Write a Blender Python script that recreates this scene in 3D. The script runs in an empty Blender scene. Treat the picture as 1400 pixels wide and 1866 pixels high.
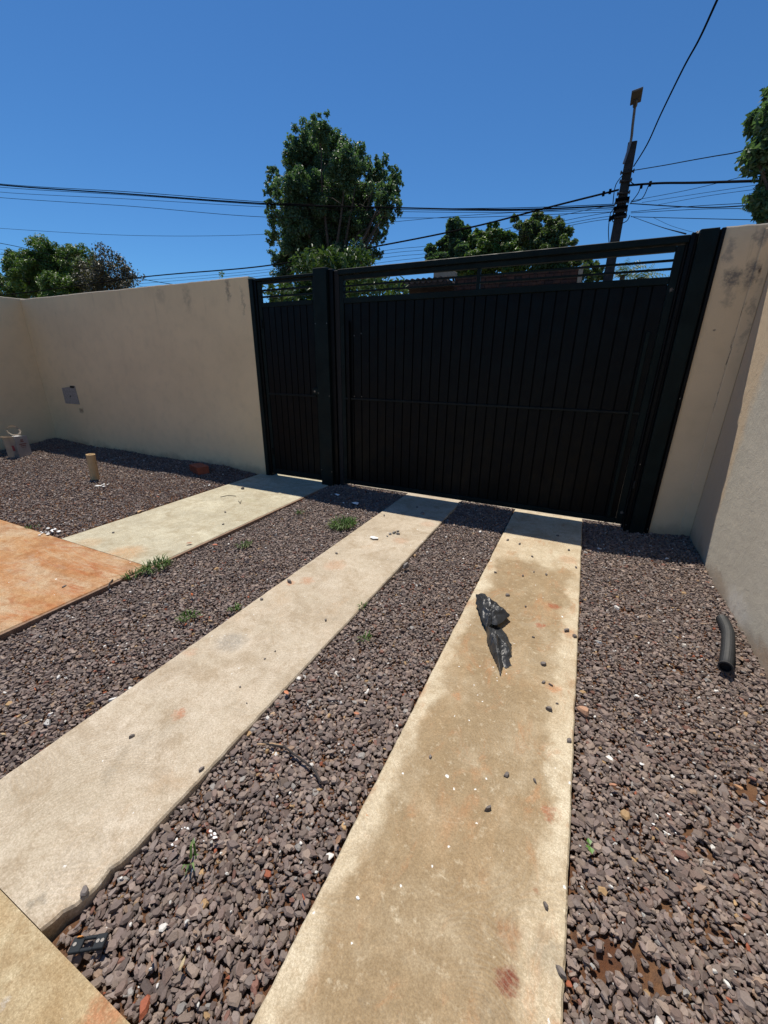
import bpy, bmesh, math, random
import numpy as np
from mathutils import Vector, Matrix, noise as mnoise
random.seed(7); rng = np.random.default_rng(7)
SC = bpy.context.scene
COL = SC.collection

# ------------------------------------------------------------------ camera
W_, H_, F_ = 1400.0, 1866.0, 733.07
YAW, PITCH, ROLL = -0.442209, -0.352337, 0.0110715
CAM = np.array([0.0, 0.0, 1.5])
fwd = np.array([math.sin(YAW)*math.cos(PITCH), math.cos(YAW)*math.cos(PITCH), math.sin(PITCH)])
r0_ = np.array([math.cos(YAW), -math.sin(YAW), 0.0]); u0_ = np.cross(r0_, fwd)
rgt = math.cos(ROLL)*r0_ + math.sin(ROLL)*u0_
upv = -math.sin(ROLL)*r0_ + math.cos(ROLL)*u0_
cd = bpy.data.cameras.new("camera"); cam = bpy.data.objects.new("camera", cd); COL.objects.link(cam)
cam.matrix_world = Matrix(((rgt[0], upv[0], -fwd[0], CAM[0]), (rgt[1], upv[1], -fwd[1], CAM[1]),
                           (rgt[2], upv[2], -fwd[2], CAM[2]), (0, 0, 0, 1)))
cd.sensor_fit = 'VERTICAL'; cd.sensor_height = 36.0; cd.sensor_width = 27.0
cd.lens = F_/H_*36.0; cd.clip_start = 0.05; cd.clip_end = 3000
SC.camera = cam

# ------------------------------------------------------------------ sky, sun, exposure
SUN = Vector((-0.66, 0.61, 2.48)).normalized()       # direction towards the sun
EL = math.asin(SUN.z); AZ = math.atan2(SUN.x, SUN.y)
w = bpy.data.worlds.new("World"); SC.world = w; w.use_nodes = True
wn = w.node_tree.nodes; wl = w.node_tree.links; wn.clear()
sky = wn.new("ShaderNodeTexSky"); sky.sky_type = 'NISHITA'; sky.sun_disc = False
sky.sun_elevation = EL; sky.sun_rotation = AZ
sky.altitude = 300; sky.air_density = 1.0; sky.dust_density = 0.0; sky.ozone_density = 3.0
bg = wn.new("ShaderNodeBackground"); bg.inputs[1].default_value = 0.105
wo = wn.new("ShaderNodeOutputWorld")
# deeper blue of the camera's colour rendering, the same over the whole sky
tn = wn.new("ShaderNodeMix"); tn.data_type = 'RGBA'; tn.blend_type = 'MULTIPLY'; tn.inputs[0].default_value = 1.0
tn.inputs[7].default_value = (0.39, 0.73, 1.02, 1)
wl.new(sky.outputs[0], tn.inputs[6]); wl.new(tn.outputs[2], bg.inputs[0]); wl.new(bg.outputs[0], wo.inputs[0])
sd = bpy.data.lights.new("sun", 'SUN'); sd.energy = 5.0; sd.angle = math.radians(0.53); sd.color = (1.0, 0.93, 0.82)
so = bpy.data.objects.new("sun", sd); COL.objects.link(so)
so.rotation_euler = (-SUN).to_track_quat('-Z', 'Y').to_euler(); so.location = (0, 0, 20)
SC.view_settings.view_transform = 'Standard'; SC.view_settings.look = 'None'
SC.view_settings.exposure = 0.0; SC.view_settings.gamma = 1.0
SC.view_settings.use_curve_mapping = False
SC.cycles.max_bounces = 8

# ------------------------------------------------------------------ helpers
def ray(px, py):
    return fwd + (px-W_/2)/F_*rgt - (py-H_/2)/F_*upv
def at(px, py, Y):                       # point on the vertical plane y = Y seen at a pixel of the photograph
    d = ray(px, py); return CAM + d*(Y/d[1])
def gnd(px, py, z=0.0):
    d = ray(px, py); return CAM + d*((z-CAM[2])/d[2])

class NT:
    def __init__(s, name):
        s.m = bpy.data.materials.new(name); s.m.use_nodes = True
        s.t = s.m.node_tree; s.t.nodes.clear()
        s.out = s.t.nodes.new("ShaderNodeOutputMaterial")
        s.p = s.t.nodes.new("ShaderNodeBsdfPrincipled"); s.t.links.new(s.p.outputs[0], s.out.inputs[0])
        s._pos = None
    def set(s, sock, v):
        if isinstance(v, bpy.types.NodeSocket): s.t.links.new(v, sock)
        elif isinstance(v, (tuple, list)):
            sock.default_value = (*v, 1.0)[:len(sock.default_value)] if len(v) == 3 and len(sock.default_value) == 4 else v
        else: sock.default_value = v
    def pos(s):
        if s._pos is None: s._pos = s.t.nodes.new("ShaderNodeNewGeometry").outputs["Position"]
        return s._pos
    def obj(s): return s.t.nodes.new("ShaderNodeTexCoord").outputs["Object"]
    def attr(s, name, out="Color"):
        n = s.t.nodes.new("ShaderNodeAttribute"); n.attribute_name = name; return n.outputs[out]
    def noise(s, scale, detail=4, rough=.55, vec=None, dist=0.0, out=0):
        n = s.t.nodes.new("ShaderNodeTexNoise"); s.set(n.inputs["Vector"], vec or s.pos())
        n.inputs["Scale"].default_value = scale; n.inputs["Detail"].default_value = detail
        n.inputs["Roughness"].default_value = rough; n.inputs["Distortion"].default_value = dist
        return n.outputs[out]
    def voro(s, scale, vec=None, feature='F1', out=0, rnd=1.0):
        n = s.t.nodes.new("ShaderNodeTexVoronoi"); n.feature = feature; s.set(n.inputs["Vector"], vec or s.pos())
        n.inputs["Scale"].default_value = scale; n.inputs["Randomness"].default_value = rnd
        return n.outputs[out]
    def math(s, op, a, b=0.0, c=0.0, clamp=False):
        n = s.t.nodes.new("ShaderNodeMath"); n.operation = op; n.use_clamp = clamp
        for i, v in enumerate((a, b, c)): s.set(n.inputs[i], v)
        return n.outputs[0]
    def vmath(s, op, a, b=(0, 0, 0), scale=None):
        n = s.t.nodes.new("ShaderNodeVectorMath"); n.operation = op
        s.set(n.inputs[0], a); s.set(n.inputs[1], b)
        if scale is not None: s.set(n.inputs[3], scale)
        return n.outputs["Value" if op in ("LENGTH", "DISTANCE") else "Vector"]
    def ramp(s, v, lo, hi, a=0.0, b=1.0):
        n = s.t.nodes.new("ShaderNodeMapRange"); n.interpolation_type = 'SMOOTHSTEP'
        for i, x in enumerate((v, lo, hi, a, b)): s.set(n.inputs[i], x)
        return n.outputs[0]
    def mix(s, f, a, b, mode='MIX'):
        n = s.t.nodes.new("ShaderNodeMix"); n.data_type = 'RGBA'; n.blend_type = mode
        s.set(n.inputs[0], f); s.set(n.inputs[6], a); s.set(n.inputs[7], b)
        return n.outputs[2]
    def sep(s, v):
        n = s.t.nodes.new("ShaderNodeSeparateXYZ"); s.set(n.inputs[0], v); return n.outputs
    def comb(s, x, y, z):
        n = s.t.nodes.new("ShaderNodeCombineXYZ")
        for i, v in enumerate((x, y, z)): s.set(n.inputs[i], v)
        return n.outputs[0]
    def bump(s, h, strength=.5, dist=.01, normal=None):
        n = s.t.nodes.new("ShaderNodeBump"); n.inputs["Strength"].default_value = strength
        n.inputs["Distance"].default_value = dist; s.set(n.inputs["Height"], h)
        if normal is not None: s.set(n.inputs["Normal"], normal)
        return n.outputs[0]
    def fin(s, color=None, rough=None, normal=None, metal=None, spec=None, **kw):
        if color is not None: s.set(s.p.inputs["Base Color"], color)
        if rough is not None: s.set(s.p.inputs["Roughness"], rough)
        if normal is not None: s.set(s.p.inputs["Normal"], normal)
        if metal is not None: s.set(s.p.inputs["Metallic"], metal)
        if spec is not None: s.set(s.p.inputs["Specular IOR Level"], spec)
        for k, v in kw.items(): s.set(s.p.inputs[k.replace("_", " ")], v)
        return s.m

def simple(name, col, rough=.6, metal=0.0, var=.12, scale=12, bump=0.0):
    n = NT(name); f = n.noise(scale, 5, .6)
    c = n.mix(n.ramp(f, .3, .7), tuple(x*(1-var) for x in col), tuple(min(1, x*(1+var)) for x in col))
    nm = n.bump(n.noise(scale*6, 3), bump, .01) if bump else None
    return n.fin(c, rough, nm, metal)

def props(o, label=None, cat=None, group=None, kind=None):
    if label: o["label"] = label
    if cat: o["category"] = cat
    if group: o["group"] = group
    if kind: o["kind"] = kind
    return o
def link(name, me, mat=None, parent=None, smooth=False):
    o = bpy.data.objects.new(name, me); COL.objects.link(o)
    if mat is not None and not me.materials:
        for m in (mat if isinstance(mat, (list, tuple)) else [mat]): me.materials.append(m)
    if parent is not None: o.parent = parent
    if smooth: me.polygons.foreach_set("use_smooth", [True]*len(me.polygons))
    return o
def empty(name, loc=(0, 0, 0)):
    o = bpy.data.objects.new(name, None); COL.objects.link(o); o.location = loc; return o
def bmobj(name, bm, mat=None, parent=None, smooth=False, org=None):
    if org is None and parent is not None: org = parent.location
    if org is not None:
        bmesh.ops.translate(bm, verts=bm.verts, vec=-Vector(org))
    me = bpy.data.meshes.new(name); bm.to_mesh(me); bm.free()
    o = link(name, me, mat, parent, smooth)
    if parent is None and org is not None: o.location = org
    return o
def npmesh(name, V, groups, col=None):
    """V (n,3); groups: list of int arrays (m,k)."""
    me = bpy.data.meshes.new(name)
    me.vertices.add(len(V)); me.vertices.foreach_set("co", np.asarray(V, np.float32).ravel())
    loops = np.concatenate([g.ravel() for g in groups]).astype(np.int32)
    sizes = np.concatenate([np.full(len(g), g.shape[1], np.int32) for g in groups])
    me.loops.add(len(loops)); me.loops.foreach_set("vertex_index", loops)
    me.polygons.add(len(sizes))
    st = np.concatenate([[0], np.cumsum(sizes)[:-1]]).astype(np.int32)
    me.polygons.foreach_set("loop_start", st)
    sh = me.attributes.new('sharp_face', 'BOOLEAN', 'FACE'); sh.data.foreach_set('value', np.ones(len(sizes), bool))
    me.update(calc_edges=True)
    if col is not None:
        a = me.color_attributes.new("tint", 'FLOAT_COLOR', 'POINT')
        c = np.ones((len(V), 4), np.float32); c[:, :3] = col
        a.data.foreach_set("color", c.ravel())
    return me
def box(bm, lo, hi, bev=0.0, mat=0):
    lo, hi = Vector(lo), Vector(hi)
    r = bmesh.ops.create_cube(bm, size=1.0)
    vs = r["verts"]
    bmesh.ops.scale(bm, vec=(hi-lo), verts=vs); bmesh.ops.translate(bm, vec=(lo+hi)/2, verts=vs)
    es = list({e for v in vs for e in v.link_edges}); fs = list({f for v in vs for f in v.link_faces})
    for f in fs: f.material_index = mat
    if bev > 0:
        bmesh.ops.bevel(bm, geom=es, offset=bev, segments=1, affect='EDGES', profile=.5)
def boxo(name, lo, hi, mat, parent=None, bev=0.003, org=None):
    bm = bmesh.new(); box(bm, lo, hi, bev); return bmobj(name, bm, mat, parent, org=org)
def tube(bm, pts, rad, n=6, cap=True):
    pts = [Vector(p) for p in pts]; rr = rad if isinstance(rad, (list, tuple, np.ndarray)) else [rad]*len(pts)
    rings = []; ref = None
    for i, p in enumerate(pts):
        t = (pts[min(i+1, len(pts)-1)] - pts[max(i-1, 0)]).normalized()
        if ref is None: ref = Vector((0, 0, 1)) if abs(t.z) < .9 else Vector((1, 0, 0))
        a = t.cross(ref).normalized(); b = t.cross(a).normalized(); ref = a.cross(t).normalized() if False else ref
        rings.append([bm.verts.new(p + (a*math.cos(k*2*math.pi/n) + b*math.sin(k*2*math.pi/n))*rr[i]) for k in range(n)])
    for i in range(len(rings)-1):
        for k in range(n):
            bm.faces.new((rings[i][k], rings[i][(k+1) % n], rings[i+1][(k+1) % n], rings[i+1][k]))
    if cap:
        bm.faces.new(rings[0]); bm.faces.new(rings[-1][::-1])
    return rings
def rnd(a, b): return random.uniform(a, b)

# ------------------------------------------------------------------ materials
def concrete(name, base, dark, light, stains=(), spots=(), chips=.5, centre=None, swirl=True, seed=0.0):
    n = NT(name)
    P = n.vmath('ADD', n.pos(), (seed, seed*.7, 0)); Q = n.pos()
    big = n.noise(1.6, 6, .6, P); mid = n.noise(7, 8, .65, P, .3); fine = n.noise(140, 4, .7, P); grit = n.noise(420, 2, .6, P)
    c = n.mix(n.ramp(big, .35, .68), dark, light)
    c = n.mix(n.ramp(mid, .3, .75, 0, .65), c, base)
    X, Y, Z = n.sep(Q)
    if centre:
        cx, hw, y1, ccol, cs = centre
        wob = n.math('MULTIPLY_ADD', n.noise(4.5, 7, .65, P), .26, -.13)
        d = n.math('ADD', n.math('ABSOLUTE', n.math('SUBTRACT', X, cx)), wob)
        mk = n.ramp(d, hw, hw-.07)
        wob2 = n.math('MULTIPLY_ADD', n.noise(3, 5, .6, P), .7, -.35)
        mk = n.math('MULTIPLY', mk, n.ramp(n.math('ADD', Y, wob2), y1+.1, y1-.1))
        mk = n.math('MULTIPLY', mk, n.ramp(n.noise(3.3, 8, .72, P), .28, .56, .50, 1.0))
        c = n.mix(n.math('MULTIPLY', mk, cs), c, ccol)
        # mottling: pale worn freckles inside the stain
        fr = n.ramp(n.noise(28, 5, .65, P), .56, .7)
        c = n.mix(n.math('MULTIPLY', n.math('MULTIPLY', fr, mk), .5), c, light)
    for (scol, sc, lo, hi, st, sx) in stains:
        v = n.vmath('MULTIPLY', P, (sx[0], sx[1], 1))
        m_ = n.ramp(n.noise(sc, 8, .72, v, .6), lo-.075, hi-.085)
        c = n.mix(n.math('MULTIPLY', m_, st), c, scol)
    wv = n.vmath('SCALE', n.vmath('SUBTRACT', n.noise(18, 5, .7, Q, out=1), (.5, .5, .5)), scale=.10)
    Qd = n.vmath('ADD', Q, wv)
    for (sx, sy, r, scol, st) in spots:
        m_ = n.ramp(n.vmath('DISTANCE', Qd, (sx, sy, 0)), r, r*.35)
        m_ = n.math('MULTIPLY', m_, n.ramp(n.noise(55, 4, .7, Q), .3, .6, .35, 1))
        c = n.mix(n.math('MULTIPLY', m_, st), c, scol)
    bl = n.noise(4.2, 9, .72, n.vmath('ADD', P, (31, 7, 0)), .5); bl2 = n.noise(11, 8, .75, n.vmath('ADD', P, (3, 17, 0)), .8)
    c = n.mix(n.ramp(bl, .47, .64, 0, .50), c, tuple(a*b for a, b in zip(dark, (.68, .60, .50))))
    c = n.mix(n.ramp(bl2, .50, .64, 0, .42), c, tuple(a*b for a, b in zip(dark, (.75, .66, .55))))
    c = n.mix(n.ramp(bl2, .44, .28, 0, .45), c, tuple(min(.9, x*1.08) for x in light))
    # brown pores and sand grain
    g1 = n.noise(105, 4, .8, P); g2 = n.noise(22, 5, .7, P); g3 = n.noise(200, 3, .8, P)
    c = n.mix(1.0, c, n.mix(n.ramp(g1, .34, .66), (.78, .76, .72), (1.08, 1.08, 1.08)), 'MULTIPLY')
    c = n.mix(1.0, c, n.mix(n.ramp(g3, .36, .64), (.82, .80, .76), (1.06, 1.07, 1.07)), 'MULTIPLY')
    c = n.mix(1.0, c, n.mix(n.ramp(g2, .35, .65), (.90, .89, .86), (1.04, 1.05, 1.05)), 'MULTIPLY')
    c = n.mix(n.ramp(fine, .56, .72, 0, .42), c, tuple(x*.45 for x in dark))
    c = n.mix(n.ramp(grit, .35, .7, .25, 0), c, tuple(x*.6 for x in dark))
    c = n.mix(n.ramp(n.noise(75, 4, .7, P), .36, .24, 0, .3), c, light)
    # small white paint drops
    Qc = n.vmath('ADD', n.vmath('ADD', Q, (.37, .11, 0)), n.vmath('SCALE', wv, scale=.35))
    v1 = n.voro(9, Qc); rc = n.sep(n.voro(9, Qc, out=1))
    pr = n.math('MULTIPLY', n.ramp(v1, .075, .05), n.math('LESS_THAN', rc[0], chips))
    v2 = n.voro(30, Qc); rc2 = n.sep(n.voro(30, Qc, out=1))
    pr2 = n.math('MULTIPLY', n.ramp(v2, .14, .09), n.math('LESS_THAN', rc2[0], chips*.35))
    c = n.mix(n.math('MAXIMUM', pr, pr2), c, (.78, .77, .73))
    h = n.math('ADD', n.math('MULTIPLY', mid, .8), n.math('MULTIPLY', fine, .35))
    if swirl:
        cell = n.voro(1.5, n.vmath('ADD', P, n.vmath('SCALE', n.noise(3, 2, .5, P, out=1), scale=.15)), out=0)
        ring = n.math('SINE', n.math('ADD', n.math('MULTIPLY', cell, 330), n.math('MULTIPLY', n.noise(14, 3, .5, P), 14)))
        gate_ = n.ramp(n.noise(2.2, 3, .5, P), .44, .58)
        h = n.math('ADD', h, n.math('MULTIPLY', n.math('MULTIPLY', ring, gate_), .10))
        c = n.mix(n.math('MULTIPLY', n.ramp(ring, .2, 1.0, 0, .24), gate_), c, tuple(x*.6 for x in dark))
    return n.fin(c, .86, n.bump(h, .55, .006), spec=.25)

def plaster(name, base, stain, grit=1.0, marks=(), damp=.35, rough_relief=.5, shade_tint_y=None):
    n = NT(name); P = n.pos()
    a = n.noise(.9, 6, .6); b = n.noise(6, 6, .62)
    c = n.mix(n.ramp(a, .3, .7), tuple(x*.93 for x in base), tuple(x*1.04 for x in base))
    c = n.mix(n.ramp(b, .42, .8, 0, .30), c, stain)
    X, Y, Z = n.sep(P)
    if shade_tint_y is not None:
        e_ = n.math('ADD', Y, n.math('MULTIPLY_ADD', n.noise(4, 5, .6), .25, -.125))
        c = n.mix(n.ramp(e_, shade_tint_y, shade_tint_y+.12), c, (.60, .47, .32))  # warm shade painted in: beige where the street wall's shadow falls
    # rain streaks that come down from the top of the wall
    sv = n.vmath('MULTIPLY', P, (7, 7, .55))
    st = n.ramp(n.noise(1.6, 6, .65, sv), .60, .82)
    st = n.math('MULTIPLY', st, n.ramp(Z, 1.5, 2.5, 0, damp))
    c = n.mix(st, c, (.10, .095, .085))
    # splashed soil just above the ground
    lo = n.math('MULTIPLY', n.ramp(n.math('ADD', Z, n.math('MULTIPLY_ADD', n.noise(5, 5, .6), .3, -.15)), .16, .0), .45)
    c = n.mix(lo, c, (.20, .13, .09))
    wv = n.vmath('SCALE', n.vmath('SUBTRACT', n.noise(9, 6, .72, out=1), (.5, .5, .5)), scale=.34)
    Pd = n.vmath('ADD', P, n.vmath('SCALE', wv, scale=.55)); Pn = n.vmath('ADD', P, n.vmath('SCALE', wv, scale=.13))
    for (mx, my, mz, rx, rz, mcol, ms) in marks:
        q = n.vmath('DIVIDE', n.vmath('SUBTRACT', Pn if min(rx, rz) < .03 else Pd, (mx, my, mz)), (rx, rx, rz))
        m_ = n.ramp(n.vmath('LENGTH', q), 1.0, .35)
        m_ = n.math('MULTIPLY', m_, n.ramp(n.noise(24, 5, .7), .3, .6, .3, 1))
        c = n.mix(n.math('MULTIPLY', m_, ms), c, mcol)
    c = n.mix(n.ramp(n.noise(60, 4, .7), .58, .76, 0, .18), c, tuple(x*.55 for x in base))
    h = n.math('ADD', n.math('MULTIPLY', n.noise(130, 4, .7), .4*grit), n.math('MULTIPLY', n.noise(11, 5, .6), rough_relief))
    return n.fin(c, .9, n.bump(h, .5, .008), spec=.2)

BEIGE = (.80, .62, .37)
M_wall = plaster("beige wall paint", BEIGE, (.56, .44, .27), marks=[
    (-4.25, 4.31, 2.37, .05, .20, (.12, .11, .10), .6), (-4.02, 4.31, 2.2, .03, .26, (.16, .145, .13), .45),
    (-5.0, 4.31, 2.3, .10, .22, (.20, .17, .14), .35), (-5.5, 4.31, 2.35, .12, .15, (.22, .19, .15), .3),
    (-8.02, 4.31, .67, .09, .05, (.13, .10, .075), .8)])
M_wallr = plaster("beige wall paint weathered", (.73, .575, .375), (.56, .44, .27), marks=[
    (.88, 4.31, 2.14, .085, .11, (.13, .125, .12), .85), (.985, 4.31, 2.16, .05, .13, (.13, .125, .12), .8),
    (.83, 4.31, 2.33, .045, .10, (.22, .20, .18), .6), (1.0, 4.31, 2.40, .05, .10, (.17, .16, .15), .6), (.9, 4.31, 2.0, .05, .10, (.25, .22, .18), .5),
    (1.035, 4.31, 2.15, .016, .16, (.05, .045, .04), .95), (1.008, 4.31, 1.90, .012, .16, (.05, .045, .04), .95), (1.000, 4.31, 1.62, .009, .20, (.08, .07, .06), .9), (1.002, 4.31, 1.3, .007, .22, (.20, .16, .12), .7),
    (1.05, 4.31, 1.9, .03, .35, (.30, .25, .19), .6), (.86, 4.31, 1.78, .012, .012, (.15, .12, .10), .8)], damp=.6)
M_side = plaster("bare grey plaster", (.53, .485, .395), (.46, .42, .34), grit=1.6, rough_relief=1.5, damp=.3, shade_tint_y=3.72,
    marks=[(1.09, 2.95, .08, .30, .12, (.62, .59, .53), .7), (1.09, 2.4, .05, .28, .09, (.40, .28, .19), .7), (1.09, 3.3, .06, .25, .07, (.38, .30, .22), .6), (1.09, 2.2, .35, .3, .12, (.60, .56, .48), .5), (1.09, 2.6, .7, .35, .2, (.42, .38, .31), .4)])
M_cap = plaster("wall top mortar", (.40, .35, .28), (.28, .25, .21), grit=2)

ORNG = (.56, .20, .065); CLAY = (.36, .085, .03)
M_strip3 = concrete("stained concrete", (0.693, 0.596, 0.438), (0.601, 0.499, 0.358), (0.785, 0.706, 0.556),
    centre=(-.15, .30, 3.15, (.30, .208, .11), .95),
    stains=[((.47, .22, .09), 5.0, .60, .76, .6, (1.6, .8)), ((.60, .38, .20), 2.6, .55, .78, .28, (1.8, .7)), ((.24, .20, .15), 4.0, .68, .82, .5, (1, 1))],
    spots=[(*gnd(924, 1788)[:2], .042, (.20, .035, .015), 1.0), (*gnd(1000, 1482)[:2], .034, CLAY, .95), (*gnd(1010, 1105)[:2], .045, CLAY, .9),
           (*gnd(985, 1140)[:2], .04, CLAY, .9), (*gnd(978, 1615)[:2], .018, CLAY, .9), (*gnd(1040, 1155)[:2], .06, ORNG, .6),
           (*gnd(1035, 1020)[:2], .10, ORNG, .45), (*gnd(1010, 1255)[:2], .05, ORNG, .6), (*gnd(850, 1100)[:2], .06, CLAY, .4),
           (*gnd(832, 1270)[:2], .03, ORNG, .6), (*gnd(668, 1485)[:2], .012, ORNG, .9), (*gnd(925, 1700)[:2], .05, (.4, .16, .07), .4),
           (*gnd(1000, 1740)[:2], .06, (.2, .17, .13), .5), (*gnd(900, 1860)[:2], .05, (.17, .14, .10), .5), (*gnd(975, 1040)[:2], .06, (.3, .2, .12), .5)],
    chips=.30, seed=3.1)
M_strip2 = concrete("pale concrete", (0.649, 0.550, 0.436), (0.546, 0.465, 0.360), (0.731, 0.642, 0.534),
    stains=[((.60, .37, .19), 3.2, .62, .82, .40, (1, .7)), ((.33, .29, .23), 3.5, .62, .80, .45, (1, 1)), ((.52, .45, .33), 1.6, .45, .7, .25, (1, 1))],
    spots=[(*gnd(324, 1302)[:2], .04, (.52, .17, .07), .7), (*gnd(560, 1058)[:2], .07, ORNG, .55), (*gnd(530, 1062)[:2], .04, ORNG, .6),
           (*gnd(420, 1170)[:2], .12, (.28, .27, .25), .65), (*gnd(345, 1190)[:2], .05, ORNG, .3), (*gnd(610, 1030)[:2], .12, ORNG, .35),
           (*gnd(730, 985)[:2], .10, ORNG, .35), (*gnd(780, 955)[:2], .10, ORNG, .3), (*gnd(65, 1645)[:2], .025, (.25, .23, .19), .7),
           (*gnd(100, 1690)[:2], .05, (.25, .15, .08), .6), (*gnd(720, 972)[:2], .05, (.3, .3, .28), .7)],
    chips=.16, seed=9.4)
M_strip1 = concrete("light concrete", (0.646, 0.592, 0.449), (0.542, 0.497, 0.376), (0.729, 0.687, 0.543),
    stains=[((.42, .38, .29), 3.0, .50, .72, .5, (1, 1)), ((.60, .40, .22), 4, .66, .8, .3, (1, 1))],
    spots=[(*gnd(225, 1010)[:2], .22, (.62, .33, .14), .75), (*gnd(160, 990)[:2], .16, (.6, .36, .17), .5), (*gnd(455, 912)[:2], .10, (.5, .47, .3), .4)],
    chips=.1, seed=17.0)
M_orange = concrete("clay stained concrete", (0.531, 0.293, 0.137), (0.478, 0.219, 0.086), (0.584, 0.391, 0.213),
    stains=[((.46, .14, .045), 2.0, .55, .75, .8, (.5, 1.6)), ((.62, .50, .35), 1.6, .50, .70, .85, (.5, 1.6)), ((.50, .44, .36), 2.4, .58, .74, .6, (.6, 1.3)), ((.40, .11, .035), 5.0, .60, .76, .7, (.5, 1.5))], chips=.12, swirl=False, seed=5.5)
M_apron = concrete("tan concrete", (0.557, 0.431, 0.262), (0.464, 0.333, 0.179), (0.613, 0.538, 0.378),
    stains=[((.46, .25, .12), 2.2, .60, .78, .6, (1, 1))], spots=[(*gnd(190, 1850)[:2], .07, (.45, .15, .06), .7), (*gnd(15, 1825)[:2], .02, (.75, .74, .7), 1)],
    chips=.35, swirl=False, seed=1.2)
def soil_mat():
    n = NT("red brown soil"); a = n.noise(3, 6, .65); b = n.noise(40, 6, .7)
    c = n.mix(n.ramp(a, .35, .65), (.13, .055, .028), (.20, .11, .06))
    c = n.mix(n.ramp(b, .4, .7, 0, .6), c, (.075, .05, .042))
    return n.fin(c, .95, n.bump(b, .9, .02), spec=.1)
M_soil = soil_mat()
M_street = simple("street asphalt", (.055, .054, .053), .9, var=.25, scale=3, bump=.4)
M_walk = simple("pavement outside", (.42, .36, .28), .9, var=.2, scale=3, bump=.3)
M_land = simple("dry land", (.16, .12, .06), .95, var=.4, scale=.4, bump=.2)
def gravel_mat():
    n = NT("slate gravel"); t = n.attr("tint")
    c = n.mix(n.ramp(n.noise(170, 5, .7), .3, .7, 0, .55), t, n.mix(1.0, t, (.62, .60, .58), 'MULTIPLY'))
    c = n.mix(n.ramp(n.noise(420, 3, .6), .62, .75, 0, .30), c, (.33, .29, .26))
    X, Y, Z = n.sep(n.pos())
    return n.fin(c, .72, n.bump(n.noise(260, 4, .7), .5, .002), spec=.35)
M_gravel = gravel_mat()
def metal_paint(name, col, rough=.38):
    n = NT(name); f = n.noise(5, 5, .6); g = n.noise(30, 5, .7)
    c = n.mix(n.ramp(f, .35, .7), tuple(x*.8 for x in col), tuple(x*1.25 for x in col))
    c = n.mix(n.ramp(g, .70, .80, 0, .35), c, (.02, .017, .014))
    r = n.ramp(n.noise(9, 5, .65), .3, .7, rough-.06, rough+.14)
    return n.fin(c, r, n.bump(n.noise(3.5, 3, .5), .25, .02), spec=.13)
M_gate = metal_paint("black green gate paint", (.0022, .0030, .0036))
M_gate2 = metal_paint("dark green post paint", (.0050, .0105, .0100), .5)
M_rail_lit = metal_paint("gate paint lit rail", (.010, .013, .013), .45)  # gate paint lightened, light from above on the rails put into the colour
M_dark = simple("black void", (.004, .004, .004), .8)
M_screw = simple("zinc screw", (.22, .22, .21), .35, .8)
M_rust = simple("scraped metal", (.16, .14, .12), .6, .2, var=.4, scale=60)

# ------------------------------------------------------------------ ground, slabs
def gz(x, y):
    z = -.030 + .010*math.sin(x*3.1+1.2)*math.cos(y*2.3) + .012*mnoise.noise((x*2.2, y*2.2, 1.7)) + .006*mnoise.noise((x*7, y*7, 4.1))
    if x < -4.0:
        z += .022
        d = max(0.0, 4.31-y)
        z += .045*math.exp(-(d/.35)**2)*min(1, (-4.0-x)/.6)
        dc = math.hypot(x+9.05, y-4.31); z += .05*math.exp(-(dc/.9)**2)
    if x > -2.82 and y > 4.15: z += .022*min(1, (y-4.15)/.2)
    if x > .2:
        z += .030*math.exp(-((1.09-x)/.16)**2) + .006
    return z
def grid_surface(name, x0, x1, y0, y1, step, mat, off=0.0):
    nx = max(2, int((x1-x0)/step)); ny = max(2, int((y1-y0)/step))
    xs = np.linspace(x0, x1, nx+1); ys = np.linspace(y0, y1, ny+1)
    V = np.array([(x, y, gz(x, y)+off) for y in ys for x in xs])
    i = np.arange(nx)[None, :] + (nx+1)*np.arange(ny)[:, None]; i = i.ravel()
    return link(name, npmesh(name, V, [np.stack([i, i+1, i+nx+2, i+nx+1], 1)]), mat, smooth=True)
# one sheet of land to the horizon lies just below the yard
me = npmesh("land", np.array([(-900, -900, -.16), (900, -900, -.16), (900, 900, -.16), (-900, 900, -.16)]), [np.array([[0, 1, 2, 3]])])
props(link("ground", me, M_land), "dry reddish land stretching to the horizon beyond the walls", kind="structure")
BEDS = [(-2.815, -1.77, .17, 4.40), (-1.115, -.47, .17, 4.40), (.18, 1.12, .17, 4.44), (-9.10, -4.02, 1.72, 4.35)]
names = ["red brown soil bed between the walkway and the middle driveway strip", "red brown soil bed between the two driveway strips",
         "red brown soil bed along the grey side wall", "red brown soil bed in the corner of the yard"]
for (a, b, c, d), lb in zip(BEDS, names):
    props(grid_surface("soil_bed", a, b, c, d, .05, M_soil, -.012), lb, kind="structure")

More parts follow.
